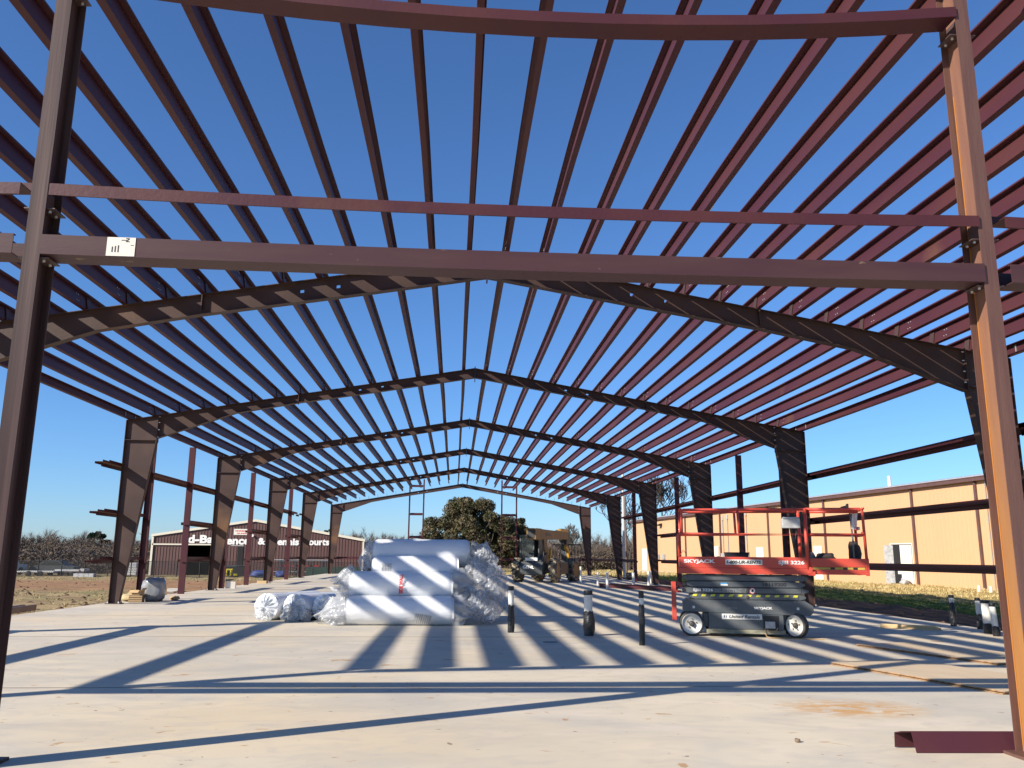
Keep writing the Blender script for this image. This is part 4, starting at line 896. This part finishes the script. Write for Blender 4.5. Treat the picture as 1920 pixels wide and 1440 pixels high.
def door(Y0, Y1, h, leaf=True, z0=.05):
    g = MB(); x0, x1 = wx(Y0), wx(Y1)
    for r_ in (((x0-.05, .004, z0), (x0, .04, z0+h+.05)), ((x1, .004, z0), (x1+.05, .04, z0+h+.05)), ((x0, .004, z0+h), (x1, .04, z0+h+.05))): g.box(*r_)
    d = g.build('door', M['doorw'], TB)
    g = MB(); g.box((x0, .004, z0), (x1, .022 if leaf else .006, z0+h)); g.build('door_leaf' if leaf else 'door_opening', M['doorw'] if leaf else M['dark'], d)
    if leaf: g = MB(); g.tube([(x0+.12, .02, z0+1.0), (x0+.12, .08, z0+1.0)], .025, 8); g.build('handle', M['black'], d)
    return d, x0, x1
d, x0, x1 = door(42.95, 44.75, 2.05, False)
g = MB(); g.cbox((x0+.43, .10, 1.06), (.86, .04, 2.0), rz=.05); g.build('door_leaf', M['doorw'], d)
g = MB(); g.cbox((x1-.02, .16, 1.06), (.04, .5, 2.0), rz=-.6); g.build('door_leaf', M['boxg'], d)
g = MB(); g.box((x0+.95, .007, .55), (x0+1.35, .02, .95)); g.build('door_notice', M['decal'], d)
door(51.85, 52.75, 2.0); door(59.7, 60.7, 2.0); door(85.0, 86.4, 2.1)
for Y, z0, z1 in ((66.4, 1.7, 4.6), (65.5, 1.7, 4.65), (62.2, 1.8, 4.8)):
    g = MB(); g.tube([(wx(Y), .05, z0), (wx(Y), .05, z1)], .035, 8); g.lathe((wx(Y), .05, z1-.35), (0, 0, 1), [(0, .09), (.35, .10)], 10); g.build('conduit', M['galv'], TB)
for Y, z, sx, sz in ((67.6, 1.85, .7, .8), (66.4, 1.3, .5, .8), (65.4, 1.3, .5, .7), (64.3, 1.5, .4, .5), (62.2, 1.4, .5, .7), (80.0, 1.4, .4, .5), (81.5, 1.4, .3, .5)):
    g = MB(); g.cbox((wx(Y), .10, z), (sx, .18, sz)); g.build('meter_box', M['boxg'] if z < 1.8 else M['doorw'], TB, bevel=.01)
g = MB(); g.poly([(wx(80.7)-.3, .02, 4.55), (wx(80.7)-.3, .45, 4.35), (wx(80.7)-.3, .02, 4.3)], (.6, 0, 0)); g.build('wall_light', M['black'], TB)
g = MB(); g.tube([(wx(46.2), -1.2, 5.2), (wx(46.2), -1.2, 5.95)], .09, 12); g.build('roof_vent', M['white'], TB)
o = blob('rubble_block', (0, 0, 0), (.55, .35, .32), M['boxg'], 11, .3, 16, 8, power=5); o.location = (22.7, 42.9, .13); o.rotation_euler = (.3, .4, .4); tag(o, 'broken grey concrete block beside the open door of the tan building', 'concrete block')

# ------------------------------------------------------------------ brown building on the left
M['brn'] = mat('brown_siding', (.105, .052, .045), .55, (.13, .068, .058), 1.2, .5, stretch=(1, 1, .3)); M['cream'] = mat('cream_trim', (.66, .62, .50), .6)
BB = thing('brown_metal_building', 'brown ribbed metal building with cream trim and large white lettering', 'building', (0, 88, 0), 0)
xl, xr, xa = -30.75, -9.75, -20.7; zl, zr2, za = 3.1, 2.78, 4.68; zb = -1.0
def eave(x): return zl+(za-zl)*(x-xl)/(xa-xl) if x < xa else za+(zr2-za)*(x-xa)/(xr-xa)
g = MB()
def strip(x0, x1, z0): g.poly([(x0, 0, z0), (x1, 0, z0), (x1, 0, eave(x1)), (x0, 0, eave(x0))], (0, .12, 0))
strip(xl, -27.85, zb); strip(-27.85, -24.75, 2.32); strip(-24.75, xa, zb); strip(xa, -9.75, zb)
for k in range(int((xr-xl)/.3)):
    x = xl+.2+.3*k; z0 = 2.33 if -27.85 < x < -24.8 else zb
    g.box((x-.03, -.035, z0), (x+.03, -.001, eave(x)-.06))
g.box((xl, .121, zb), (xl+.1, 26, zl-.1)); g.box((xr-.1, .121, zb), (xr, 26, zr2-.05)); g.box((xl, 25.9, zb), (xr, 26, 2.6)); g.build('wall', M['brn'], BB)
g = MB(); g.box((xl+.3, 9, zb), (xa, 9.1, 3.0)); g.box((-26.6, 8.8, zb), (-26.1, 8.98, 3)); g.build('back_partition', M['dark'], BB)
g = MB(); g.box((-26.0, 8.7, .3), (-25.45, 8.75, 1.9)); g.build('pale_inner_post', M['cream'], BB)  # pale cream post inside the opening
g = MB(); g.poly([(xl-.1, -.1, zl+.02), (xa, -.1, za+.02), (xr+.1, -.1, zr2+.02), (xr+.1, -.1, zr2+.1), (xa, -.1, za+.1), (xl-.1, -.1, zl+.1)], (0, 26.2, 0)); g.build('roof', M['roofm'], BB)
g = MB(); g.sweep([(xl-.15, -.16, zl), (xa, -.16, za)], (0, 1, 0), (0, 0, 1), (0, .05, -.08, .16)); g.sweep([(xa, -.16, za), (xr+.15, -.16, zr2)], (0, 1, 0), (0, 0, 1), (0, .05, -.08, .16))
g.box((xl-.08, -.14, zb), (xl+.12, -.04, zl-.1)); g.box((xr-.1, -.14, zb), (xr+.06, -.04, zr2-.09)); g.box((xl, -.14, 2.2), (-24.7, -.05, 2.34)); g.build('trim', M['cream'], BB)
tw = lambda s_, x0, x1, z0, z1: text(s_, M['white'], BB, (x0, -.05, z0), (1, 0, 0), (0, 0, 1), x1-x0, z1-z0, bold=.045, depth=.02)
tw('d-Ba', -27.3, -24.75, 2.40, 3.22); tw('Fence', -24.0, -21.15, 2.28, 3.10); tw('&', -20.35, -19.6, 2.30, 2.98); tw('Tennis', -19.05, -16.25, 2.26, 2.98); tw('Courts', -15.95, -13.2, 2.28, 2.98)
g = MB(); g.box((-23.0, -.06, 2.16), (-21.75, -.04, 2.2)); g.build('underline', M['white'], BB)
g = MB(); g.box((-22.8, -.07, 3.25), (-21.2, -.04, 3.85)); sg = g.build('sign_board', M['doorw'], BB)
text('FOR INFORMATION', M['red'], sg, (-22.65, -.075, 3.58), (1, 0, 0), (0, 0, 1), 1.3, .14, bold=.04); text('CALL US NOW', M['red'], sg, (-22.5, -.075, 3.34), (1, 0, 0), (0, 0, 1), 1.0, .13, bold=.04)
g = MB(); g.box((-22.3, -.06, -.1), (-21.75, -.04, 2.1)); g.build('door', M['dark'], BB)
g = MB(); g.lathe((-20.9, -.1, 3.2), (0, -1, 0), [(0, .1), (.15, .14)], 10); g.build('wall_light', M['white'], BB)

# ------------------------------------------------------------------ yard things
def Z(x, y): return float(gz(x, y))
g = MB()
FX = np.linspace(-42, -9, 18)
M['chain'] = mat('black_fence', (.012, .012, .013), .6)
t = thing('chain_link_fence', 'long black chain link fence across the yard in front of the brown building', 'fence', (0, 76.5, 0))
for x in FX:
    g = MB(); z = Z(x, 76.5); g.tube([(x, 0, z), (x, 0, z+1.45)], .04, 6); g.build('fence_post', M['chain'], t)
g = MB()
for z in (.08, 1.35): g.tube([(float(x), 0, Z(x, 76.5)+z) for x in FX], .022, 5)
g.build('rail', M['chain'], t)
g = MB()
x = -42
while x < -9:
    for sg_ in (-1, 1):
        z = Z(x, 76.5)+.08; g.sweep([(x, .0, z), (x+1.25*sg_, .0, z+1.25)], (1, 0, 0), (0, 1, 0), (-.014, .014, -.004, .004))
    x += .13
g.build('mesh', M['chain'], t)
M['whitep'] = mat('white_paint', (.62, .62, .60), .5); M['bluet'] = mat('blue_tarp', (.03, .06, .22), .6, (.05, .09, .30), 4, .6); M['yel'] = mat('yellow_plastic', (.72, .62, .04), .5); M['greenf'] = mat('dark_green_screen', (.02, .055, .045), .8, (.035, .075, .06), 3, .6)
def yard(name, label, cat, x, y, parts, rz=0, grp=None):
    t = thing(name, label, cat, (x, y, Z(x, y)), rz, grp)
    for nm, m_, fn in parts: g = MB(); fn(g); g.build(nm, m_, t)
    return t
def flatbed(g):
    g.box((-1.6, -.9, .35), (1.6, .9, .47))
def wheels2(g):
    for x in (-.5, .5):
        for y in (-.95, .95): g.lathe((x, y-.08, .24), (0, 1, 0), [(0, .14), (.02, .24), (.16, .24), (.18, .14)], 14)
yard('flat_trailer', 'low flat trailer with a white edge beyond the fence at the far left', 'trailer', -37.2, 79.0, [('bed', M['whitep'], flatbed), ('wheels', M['black'], wheels2)])
yard('flat_trailer', 'second low trailer with a white load, just right of the leftmost one', 'trailer', -34.9, 80.0, [('bed', M['framedark'], flatbed), ('wheels', M['black'], wheels2), ('load', M['whitep'], lambda g: (g.box((-1.2, -.6, .471), (.9, .5, .62)), g.box((.95, -.5, .471), (1.4, .4, .7))))])
def pickup(g): g.poly([(-2.3, -.85, .45), (2.4, -.85, .45), (2.4, -.85, .95), (1.3, -.85, 1.02), (.7, -.85, 1.65), (-.5, -.85, 1.68), (-.7, -.85, 1.05), (-2.3, -.85, 1.05)], (0, 1.7, 0))
def pw(g):
    for x in (-1.5, 1.5):
        for y in (-.9, .74): g.lathe((x, y, .36), (0, 1, 0), [(0, .2), (.02, .36), (.16, .36), (.18, .2)], 16)
yard('pickup_truck', 'white pickup truck half hidden at the far left beyond the black fence', 'truck', -43.0, 84.0, [('body', M['whitep'], pickup), ('wheel', M['black'], pw), ('window', M['dark'], lambda g: g.poly([(.05, -.86, 1.06), (.95, -.86, 1.06), (.6, -.86, 1.58), (.05, -.86, 1.6)], (0, .005, 0)))], 1.4)
yard('parked_car', 'dark car beyond the fence behind the low trailers', 'car', -39.0, 86.0, [('body', M['tg'], lambda g: g.poly([(-2, -.8, .35), (2, -.8, .35), (2.05, -.8, .8), (1.2, -.8, .92), (.6, -.8, 1.35), (-.8, -.8, 1.38), (-1.4, -.8, .95), (-2.05, -.8, .85)], (0, 1.6, 0))), ('window', M['glass'], lambda g: g.poly([(-1.2, -.81, .95), (1.0, -.81, .95), (.5, -.81, 1.3), (-.7, -.81, 1.32)], (0, .008, 0))), ('wheel', M['black'], lambda g: [g.lathe((x, -.85, .32), (0, 1, 0), [(0, .18), (.02, .32), (.18, .32), (.2, .2)], 14) for x in (-1.3, 1.3)])])
yard('block_stack', 'low stack of pale grey blocks on the ground before the black fence', 'blocks', -32.0, 76.0, [('blocks', M['boxg'], lambda g: [g.box((-.85+.42*i, -.3, .0), (-.45+.42*i, .3, .32)) for i in range(4)])])
yard('bag_pallet', 'tall pallet stack of white bags left of the brown building', 'pallet', -29.3, 79.3, [('pallet', M['crate'], lambda g: [g.box((-.6, -.5+.2*i, 0), (.6, -.4+.2*i, .12)) for i in range(6)]), ('bags', M['whitep'], lambda g: [g.cbox((.02*((i*7) % 3-1), 0, .24+.22*i), (1.0-.05*i, .9, .19), rz=.03*i) for i in range(5)])])
yard('dumpster', 'black dumpster standing against the brown wall under the lettering', 'dumpster', -20.3, 80.5, [('bin', M['black'], lambda g: g.poly([(-.9, -.6, .1), (.9, -.6, .1), (1.05, -.6, .95), (-1.05, -.6, .95)], (0, 1.2, 0))), ('lid', M['tg'], lambda g: (g.cbox((-.52, 0, 1.0), (1.0, 1.25, .05), rx=.06), g.cbox((.53, 0, 1.0), (1.0, 1.25, .05), rx=-.05)))])
yard('yellow_machine', 'small bright yellow machine in front of the black dumpster', 'machine', -20.1, 77.6, [('frame', M['yel'], lambda g: (g.box((-.45, -.25, .1), (-.35, .25, .6)), g.box((-.1, -.25, .1), (0, .25, .6)), g.box((.2, -.25, .1), (.5, .25, .28)), g.box((-.45, -.25, .601), (.1, .25, .7)))), ('engine', M['black'], lambda g: g.cbox((-.2, 0, .35), (.25, .3, .3)))])
for i, (x, w_) in enumerate(((-17.7, 1.7), (-15.9, 1.0))):
    o = blob('tarp_pile', (0, 0, 0), (w_, .9, .62), M['bluet'], 20+i, .3, 24, 12); o.location = (x, 78.2, Z(x, 78.2)+.28); tag(o, ('wide' if i == 0 else 'narrow')+' pile under a blue tarp in the yard, '+('left' if i == 0 else 'right')+' of the two blue ones', 'tarp pile', 'blue tarp piles in the yard')
def rack(g):
    for x in (-1.9, -.6, .7, 1.9):
        for y in (-.5, .5): g.box((x-.04, y-.04, 0), (x+.04, y+.04, 1.55))
    for z in (.45, .95, 1.5): g.box((-2.3, -.55, z), (2.3, -.46, z+.05)); g.box((-2.3, .46, z), (2.3, .55, z+.05))
yard('pipe_rack', 'steel pipe rack with red bars in front of the brown building', 'rack', -14.4, 80.0, [('rack_frame', M['tg'], rack), ('pipes', M['galv'], lambda g: [g.tube([(-2.5, -.3+.15*i, z+.1), (2.4, -.3+.15*i, z+.1)], .04, 6) for z in (.45, 1.5) for i in range(4)]), ('red_bars', mat('red_bars', (.35, .03, .03), .5), lambda g: [g.box((-2.0, -.4+.16*i, 1.0), (1.6, -.30+.16*i, 1.12)) for i in range(5)])])
g = MB(); g.box((-13.9, 0, 0), (-9.0, .06, 1.0)); o = g.build('screen_fence', M['greenf']); o.location = (0, 79.2, Z(-11, 79)-.0); tag(o, 'dark green windscreen fence at the right end of the brown building', 'fence')
g = MB(); g.tube([(0, 0, -.3), (0, 0, 7.6)], [.11, .09], 10); o = g.build('utility_pole', mat('grey_pole', (.5, .5, .48), .6)); o.location = (12.3, 64, 0); tag(o, 'tall pale grey pole standing right of the last right column', 'pole')
g = MB(); g.tube([(0, 0, -.3), (0, 0, 6.0)], [.10, .08], 10); o = g.build('wooden_pole', M['crate']); o.location = (12.75, 65.5, 0); tag(o, 'slimmer dark pole close behind the pale grey pole', 'pole')
for i, (x, y, sz) in enumerate(((11.6, 58, .7), (-9.9, 22.4, .3))):
    o = blob('brush_pile', (0, 0, 0), (sz, sz, sz*.8), M['crate'], 30+i, .5, 16, 10); o.location = (x, y, Z(x, y)+sz*.3); tag(o, ('brown stump' if i == 0 else 'small dark clod')+(' beside the foot of the pale grey pole' if i == 0 else ' in the dirt at the left slab edge'), 'stump' if i == 0 else 'clod')

# ------------------------------------------------------------------ trees
def leafmat(name, a, b, sc_=.8, c3=None):
    return mat(name, a, .8, b, sc_, .9, lo=.42, hi=.6, spec=.2, c3=c3, s3=3.5, lo3=.6, hi3=.68)
def leaves(name, centres, radii, n, size, m, parent, squash=.8, up=0, shell=.55):
    """leaf-sized faces through clumps; centres (K,3), radii (K,)"""
    K = len(centres); w_ = radii**2; w_ = w_/w_.sum(); pick = rng.choice(K, n, p=w_)
    d = rng.normal(size=(n, 3)); d /= np.linalg.norm(d, axis=1)[:, None]; r = radii[pick]*(shell+(1-shell)*rng.random(n))**(1.0)
    r *= rng.random(n)**.18
    P = centres[pick]+d*r[:, None]*np.array([1, 1, squash])
    a = rng.normal(size=(n, 3)); a[:, 2] += up; a /= np.linalg.norm(a, axis=1)[:, None]
    b = np.cross(a, rng.normal(size=(n, 3))); b /= np.linalg.norm(b, axis=1)[:, None]
    s = size*(.6+.8*rng.random(n))[:, None]
    V_ = np.stack([P-a*s, P+b*s*.6, P+a*s, P-b*s*.6], 1).reshape(-1, 3)
    return npmesh(name, V_, np.arange(4*n).reshape(n, 4), m, parent)
def limbs(g, base, h, r, depth, spread, rr, out=None, dirv=Vector((0, 0, 1)), minr=.02, segs=4, curve=.25, up=.15):
    pts = [Vector(base)]; d = Vector(dirv).normalized()
    for i in range(segs):
        d = (d+Vector((rr.uniform(-1, 1), rr.uniform(-1, 1), rr.uniform(-.5, .8)))*curve+Vector((0, 0, up))).normalized(); pts.append(pts[-1]+d*h/segs)
    rs = [max(minr, r*(1-.55*i/segs)) for i in range(segs+1)]
    g.tube(pts, rs, 7 if r > .1 else 5, caps=False)
    if out is not None: out.append(pts[-1])
    if depth <= 0: return
    nb = rr.randint(3, 4)
    for k in range(nb):
        q = rr.randint(max(1, segs-2), segs); b = pts[q]
        a = rr.uniform(0, 6.28); dd = (d*.6+Vector((math.cos(a), math.sin(a), rr.uniform(-.1, .6)))*spread).normalized()
        limbs(g, b, h*rr.uniform(.55, .8), rs[q]*.62, depth-1, spread, rr, out, dd, minr, segs, curve, up)
M['bark'] = mat('grey_bark', (.10, .085, .07), .9, (.16, .135, .11), 5, .7, stretch=(1, 1, .3), bump=.5)
def oak(name, label, x, y, w_, h, n, m, seed, size=.13, dens=34, lowz=.15, group=None, sx=1.0):
    rr = random.Random(seed); z0 = Z(x, y); t = thing(name, label, 'tree', (x, y, z0), 0, group)
    g = MB(); tips = []; limbs(g, (0, 0, -.2), h*.34, w_*.045, 3, .9, rr, tips, minr=.03)
    g.build('trunk', M['bark'], t)
    C_ = []; R_ = []
    for k in range(dens):
        a = rr.uniform(0, 6.28); v = rr.uniform(lowz, 1); rad = (w_/2)*math.sqrt(max(.0, 1-((v-.42)/.60)**2))*rr.uniform(.55, 1.0)
        cr = w_*rr.uniform(.07, .125); C_.append((rad*math.cos(a)*.92, rad*math.sin(a)*.8, min(h-cr*.8, v*h*.92))); R_.append(cr)
    leaves('crown', np.array(C_), np.array(R_), n, size, m, t)
    return t
lo = leafmat('dull_oak_leaves', (.065, .066, .03), (.15, .12, .068), .9, (.12, .08, .05))
oak('oak_tree', 'broad dense olive brown oak tree behind the far end of the frames', 2.0, 96, 12.6, 8.6, 90000, lo, 3, .11, 74)
oak('oak_tree', 'small darker oak tree pressed against the right side of the broad oak', 6.5, 93, 4.6, 6.1, 14000, leafmat('dark_oak_leaves', (.022, .03, .014), (.06, .055, .03), 1.2), 5, .13, 26)
oak('oak_tree', 'reddish lower oak crown at the left side of the broad oak', -3.9, 95, 3.6, 4.6, 8000, leafmat('reddish_oak_leaves', (.09, .06, .035), (.17, .11, .075), 1.2), 8, .13, 18)
oak('green_tree', 'rounded green treetop rising behind the brown building roof', -17.6, 118, 3.2, 6.1, 6000, leafmat('olive_leaves', (.07, .085, .025), (.14, .14, .05), 1.5), 9, .14, 14, .5)
oak('cedar_tree', 'dark green dome shaped cedar above the bare woods at the left', -68.5, 168, 5.6, 6.6, 22000, leafmat('cedar_leaves', (.014, .03, .014), (.028, .05, .022), 1.5), 12, .18, 26, .3)
def baretree(label, x, y, h, seed, r=.16, depth=4, spread=.85, name='bare_tree', m='bark', group=None, minr=.018, lean=(0, 0, 1)):
    rr = random.Random(seed); t = thing(name, label, 'tree', (x, y, Z(x, y)-.2), 0, group); g = MB()
    limbs(g, (0, 0, 0), h*.42, r, depth, spread, rr, None, Vector(lean), minr, 5, .22, .12); g.build('trunk', M[m], t); return t
M['darkbark'] = mat('dark_bark', (.05, .042, .038), .9)
baretree('big leafless tree with crooked dark limbs behind the tan building roof', 25.2, 104, 12.5, 4, .34, 5, .8, minr=.035, m='darkbark')
baretree('smaller leafless tree left of the big one, above the far tan wall end', 20.8, 104, 9.5, 15, .22, 5, .9, minr=.03, m='darkbark')
M['twig'] = mat('winter_twigs', (.125, .10, .083), .9, (.165, .13, .10), .05, .8, c3=(.24, .17, .10), s3=.09, lo3=.55, hi3=.65)  # greyed, low-contrast twig tones put the distance haze into the colour
M['brush'] = mat('winter_brush', (.115, .088, .066), .95, (.085, .066, .052), .12, .9, c3=(.155, .115, .07), s3=.25, lo3=.56, hi3=.66)  # haze over the far undergrowth is blended into these browns
def wood(name, label, x0, x1, y0, y1, ntree, hmin, hmax, ntw, brushh, nbrush, seed, wd=.035, hf=None):
    r_ = np.random.default_rng(seed); tx = r_.uniform(x0, x1, ntree); ty = r_.uniform(y0, y1, ntree); hh = r_.uniform(hmin, hmax, ntree)
    if hf is not None: hh = hh*hf(tx)
    tz = gz(tx, ty); T_ = []
    # trunks and limbs as thin tapering strips
    def strips(p, q, w0, w1):
        dv = q-p; s = np.cross(dv, r_.normal(size=dv.shape)); s /= np.linalg.norm(s, axis=1)[:, None]+1e-9
        return np.stack([p-s*w0[:, None], p+s*w0[:, None], q+s*w1[:, None], q-s*w1[:, None]], 1)
    P0 = np.stack([tx, ty, tz-.3], 1); P1 = P0+np.stack([r_.normal(0, .5, ntree), r_.normal(0, .5, ntree), hh*.55], 1)
    T_.append(strips(P0, P1, np.full(ntree, .09), np.full(ntree, .05)))
    nl = 9; b = np.repeat(P0, nl, 0)+(np.repeat(P1-P0, nl, 0))*r_.uniform(.35, 1, (ntree*nl, 1)); H_ = np.repeat(hh, nl); an = r_.uniform(0, 6.28, ntree*nl)
    e = b+np.stack([np.cos(an)*H_*.24*r_.uniform(.4, 1.1, ntree*nl), np.sin(an)*H_*.24*r_.uniform(.4, 1.1, ntree*nl), H_*r_.uniform(.15, .42, ntree*nl)], 1)
    T_.append(strips(b, e, np.full(ntree*nl, .035), np.full(ntree*nl, .015)))
    m_ = ntree*nl; rep = max(1, ntw//m_); bb = np.repeat(b, rep, 0)+np.repeat(e-b, rep, 0)*r_.uniform(.25, 1.05, (m_*rep, 1)); L_ = np.repeat(H_, rep)*r_.uniform(.06, .17, m_*rep)
    dv = r_.normal(size=(m_*rep, 3)); dv[:, 2] = np.abs(dv[:, 2])+.5; dv /= np.linalg.norm(dv, axis=1)[:, None]
    T_.append(strips(bb, bb+dv*L_[:, None], np.full(m_*rep, wd), np.full(m_*rep, wd*.3)))
    V_ = np.concatenate([t.reshape(-1, 3) for t in T_]); o = npmesh(name, V_, np.arange(len(V_)).reshape(-1, 4), M['twig']); o['kind'] = 'stuff'; tag(o, label, 'woods')
    # undergrowth
    bx = r_.uniform(x0, x1, nbrush); by = r_.uniform(y0-6, y1, nbrush); bz = gz(bx, by)+brushh*r_.random(nbrush)**.8*(.75+.25*np.sin(bx*.35)+.15*np.sin(bx*1.3))
    p = np.stack([bx, by, bz], 1); a = r_.normal(size=(nbrush, 3)); a /= np.linalg.norm(a, axis=1)[:, None]; bq = np.cross(a, r_.normal(size=(nbrush, 3))); bq /= np.linalg.norm(bq, axis=1)[:, None]
    s = r_.uniform(.08, .26, nbrush)[:, None]; V_ = np.stack([p-a*s, p+bq*s*.3, p+a*s, p-bq*s*.3], 1).reshape(-1, 3)
    o = npmesh('undergrowth', V_, np.arange(4*nbrush).reshape(-1, 4), M['brush']); o['kind'] = 'stuff'; tag(o, label.replace('bare', 'brown scrubby undergrowth below the bare'), 'undergrowth')
wood('bare_woodland', 'bare winter woods left of the brown building', -150, -22, 150, 190, 360, 4.7, 6.9, 260000, 4.4, 330000, 1, .02, lambda x: 1+.10*np.sin(x*.21)+.08*np.sin(x*.63))
wood('low_scrub', 'low bare scrub just beyond the black fence left of the brown building', -75, -32, 100, 140, 60, 2.2, 3.4, 60000, 2.4, 160000, 4, .014)
wood('bare_woodland', 'bare winter woods between brown building and oak', -34, 14, 150, 175, 120, 5.6, 7.6, 90000, 4.2, 110000, 2, .02)
wood('bare_woodland', 'bare winter woods right of the telehandler', 8, 34, 112, 135, 110, 4.0, 6.0, 80000, 2.9, 120000, 3, .014)
baretree('slender leafless tree with russet twigs right above the telehandler boom', 13.8, 108, 6.6, 31, .14, 5, .7, minr=.02)

# ------------------------------------------------------------------ ground cover
def tufts(name, label, n, xr_, yr_, h, m, seed, dens=None, wd=.012):
    r_ = np.random.default_rng(seed); x = r_.uniform(*xr_, n); y = yr_[0]+(yr_[1]-yr_[0])*r_.random(n)**1.4
    keep = np.ones(n, bool)
    f = np.sin(x*1.3+np.sin(y*.7)*1.5)*np.sin(y*.55+x*.3)+.4*np.sin(x*3.1+y*1.7)
    keep &= f > r_.uniform(-1.1, .5, n)
    if dens is not None: keep &= dens(x, y)
    x = x[keep]; y = y[keep]; k = len(x); nb = 5
    X_ = np.repeat(x, nb)+r_.normal(0, .05, k*nb); Y_ = np.repeat(y, nb)+r_.normal(0, .05, k*nb); Z_ = gz(X_, Y_)-.01; hh = h*r_.uniform(.4, 1.2, k*nb)*np.repeat(1+y*.008, nb)
    an = r_.uniform(0, 6.28, k*nb); w2 = wd*np.repeat(1+y*.03, nb)
    p0 = np.stack([X_-np.cos(an)*w2, Y_-np.sin(an)*w2, Z_], 1); p1 = np.stack([X_+np.cos(an)*w2, Y_+np.sin(an)*w2, Z_], 1); p2 = np.stack([X_+r_.normal(0, .5, k*nb)*hh, Y_+r_.normal(0, .5, k*nb)*hh, Z_+hh], 1)
    V_ = np.stack([p0, p1, p2], 1).reshape(-1, 3); o = npmesh(name, V_, np.arange(len(V_)).reshape(-1, 3), m); o['kind'] = 'stuff'; tag(o, label, 'grass'); return o
M['dry'] = mat('dry_grass', (.42, .33, .16), .9, (.26, .22, .09), .4, .8); M['straw'] = mat('straw_grass', (.52, .40, .19), .9, (.36, .31, .12), .4, .8); M['green'] = mat('green_grass', (.12, .17, .035), .9, (.2, .22, .07), .6, .7); M['clod'] = mat('dark_clods', (.10, .06, .035), .95, (.2, .11, .05), 3, .6)
tufts('dry_grass', 'sparse dry grass over the dirt field left of the slab', 16000, (-46, -10.3), (12, 72), .045, M['dry'], 1, lambda x, y: ((y < 40) | (y > 62)))
tufts('straw_grass', 'straw coloured grass along the foot of the tan building', 12000, (15.8, 26), (18, 90), .08, M['straw'], 2, lambda x, y: x < 23.6-.105*(y-37.87))
tufts('green_grass', 'strip of short green grass between the dark soil and the dry grass', 14000, (13.2, 17.2), (18, 75), .04, M['green'], 3)
tufts('far_grass', 'pale grass beyond the far end of the slab', 9000, (-8, 20), (64, 110), .12, M['straw'], 4)
r_ = np.random.default_rng(9); g = MB()
for k in range(900):
    x = r_.uniform(-40, -10.4) if k % 3 else r_.uniform(-13, -10.2); y = r_.uniform(14, 60)
    if k > 760: x = r_.uniform(10.2, 14); y = r_.uniform(14, 50)
    s = r_.uniform(.03, .17); z = Z(x, y); a = r_.uniform(0, 6.28); c, s_ = math.cos(a)*s, math.sin(a)*s; h = s*r_.uniform(.3, .6)
    g.add([(x-c, y-s_, z-.02), (x+s_, y-c, z-.02), (x+c*1.2, y+s_*1.2, z-.02), (x-s_, y+c, z-.02), (x+.1*c, y, z+h), (x+.3*s_, y+.2*c, z+h*.8)], [(0, 1, 4), (1, 5, 4), (1, 2, 5), (2, 3, 5), (3, 4, 5), (3, 0, 4)])
o = g.build('soil_clods', M['clod']); o['kind'] = 'stuff'; tag(o, 'scattered dark clods of soil along both edges of the slab', 'soil')
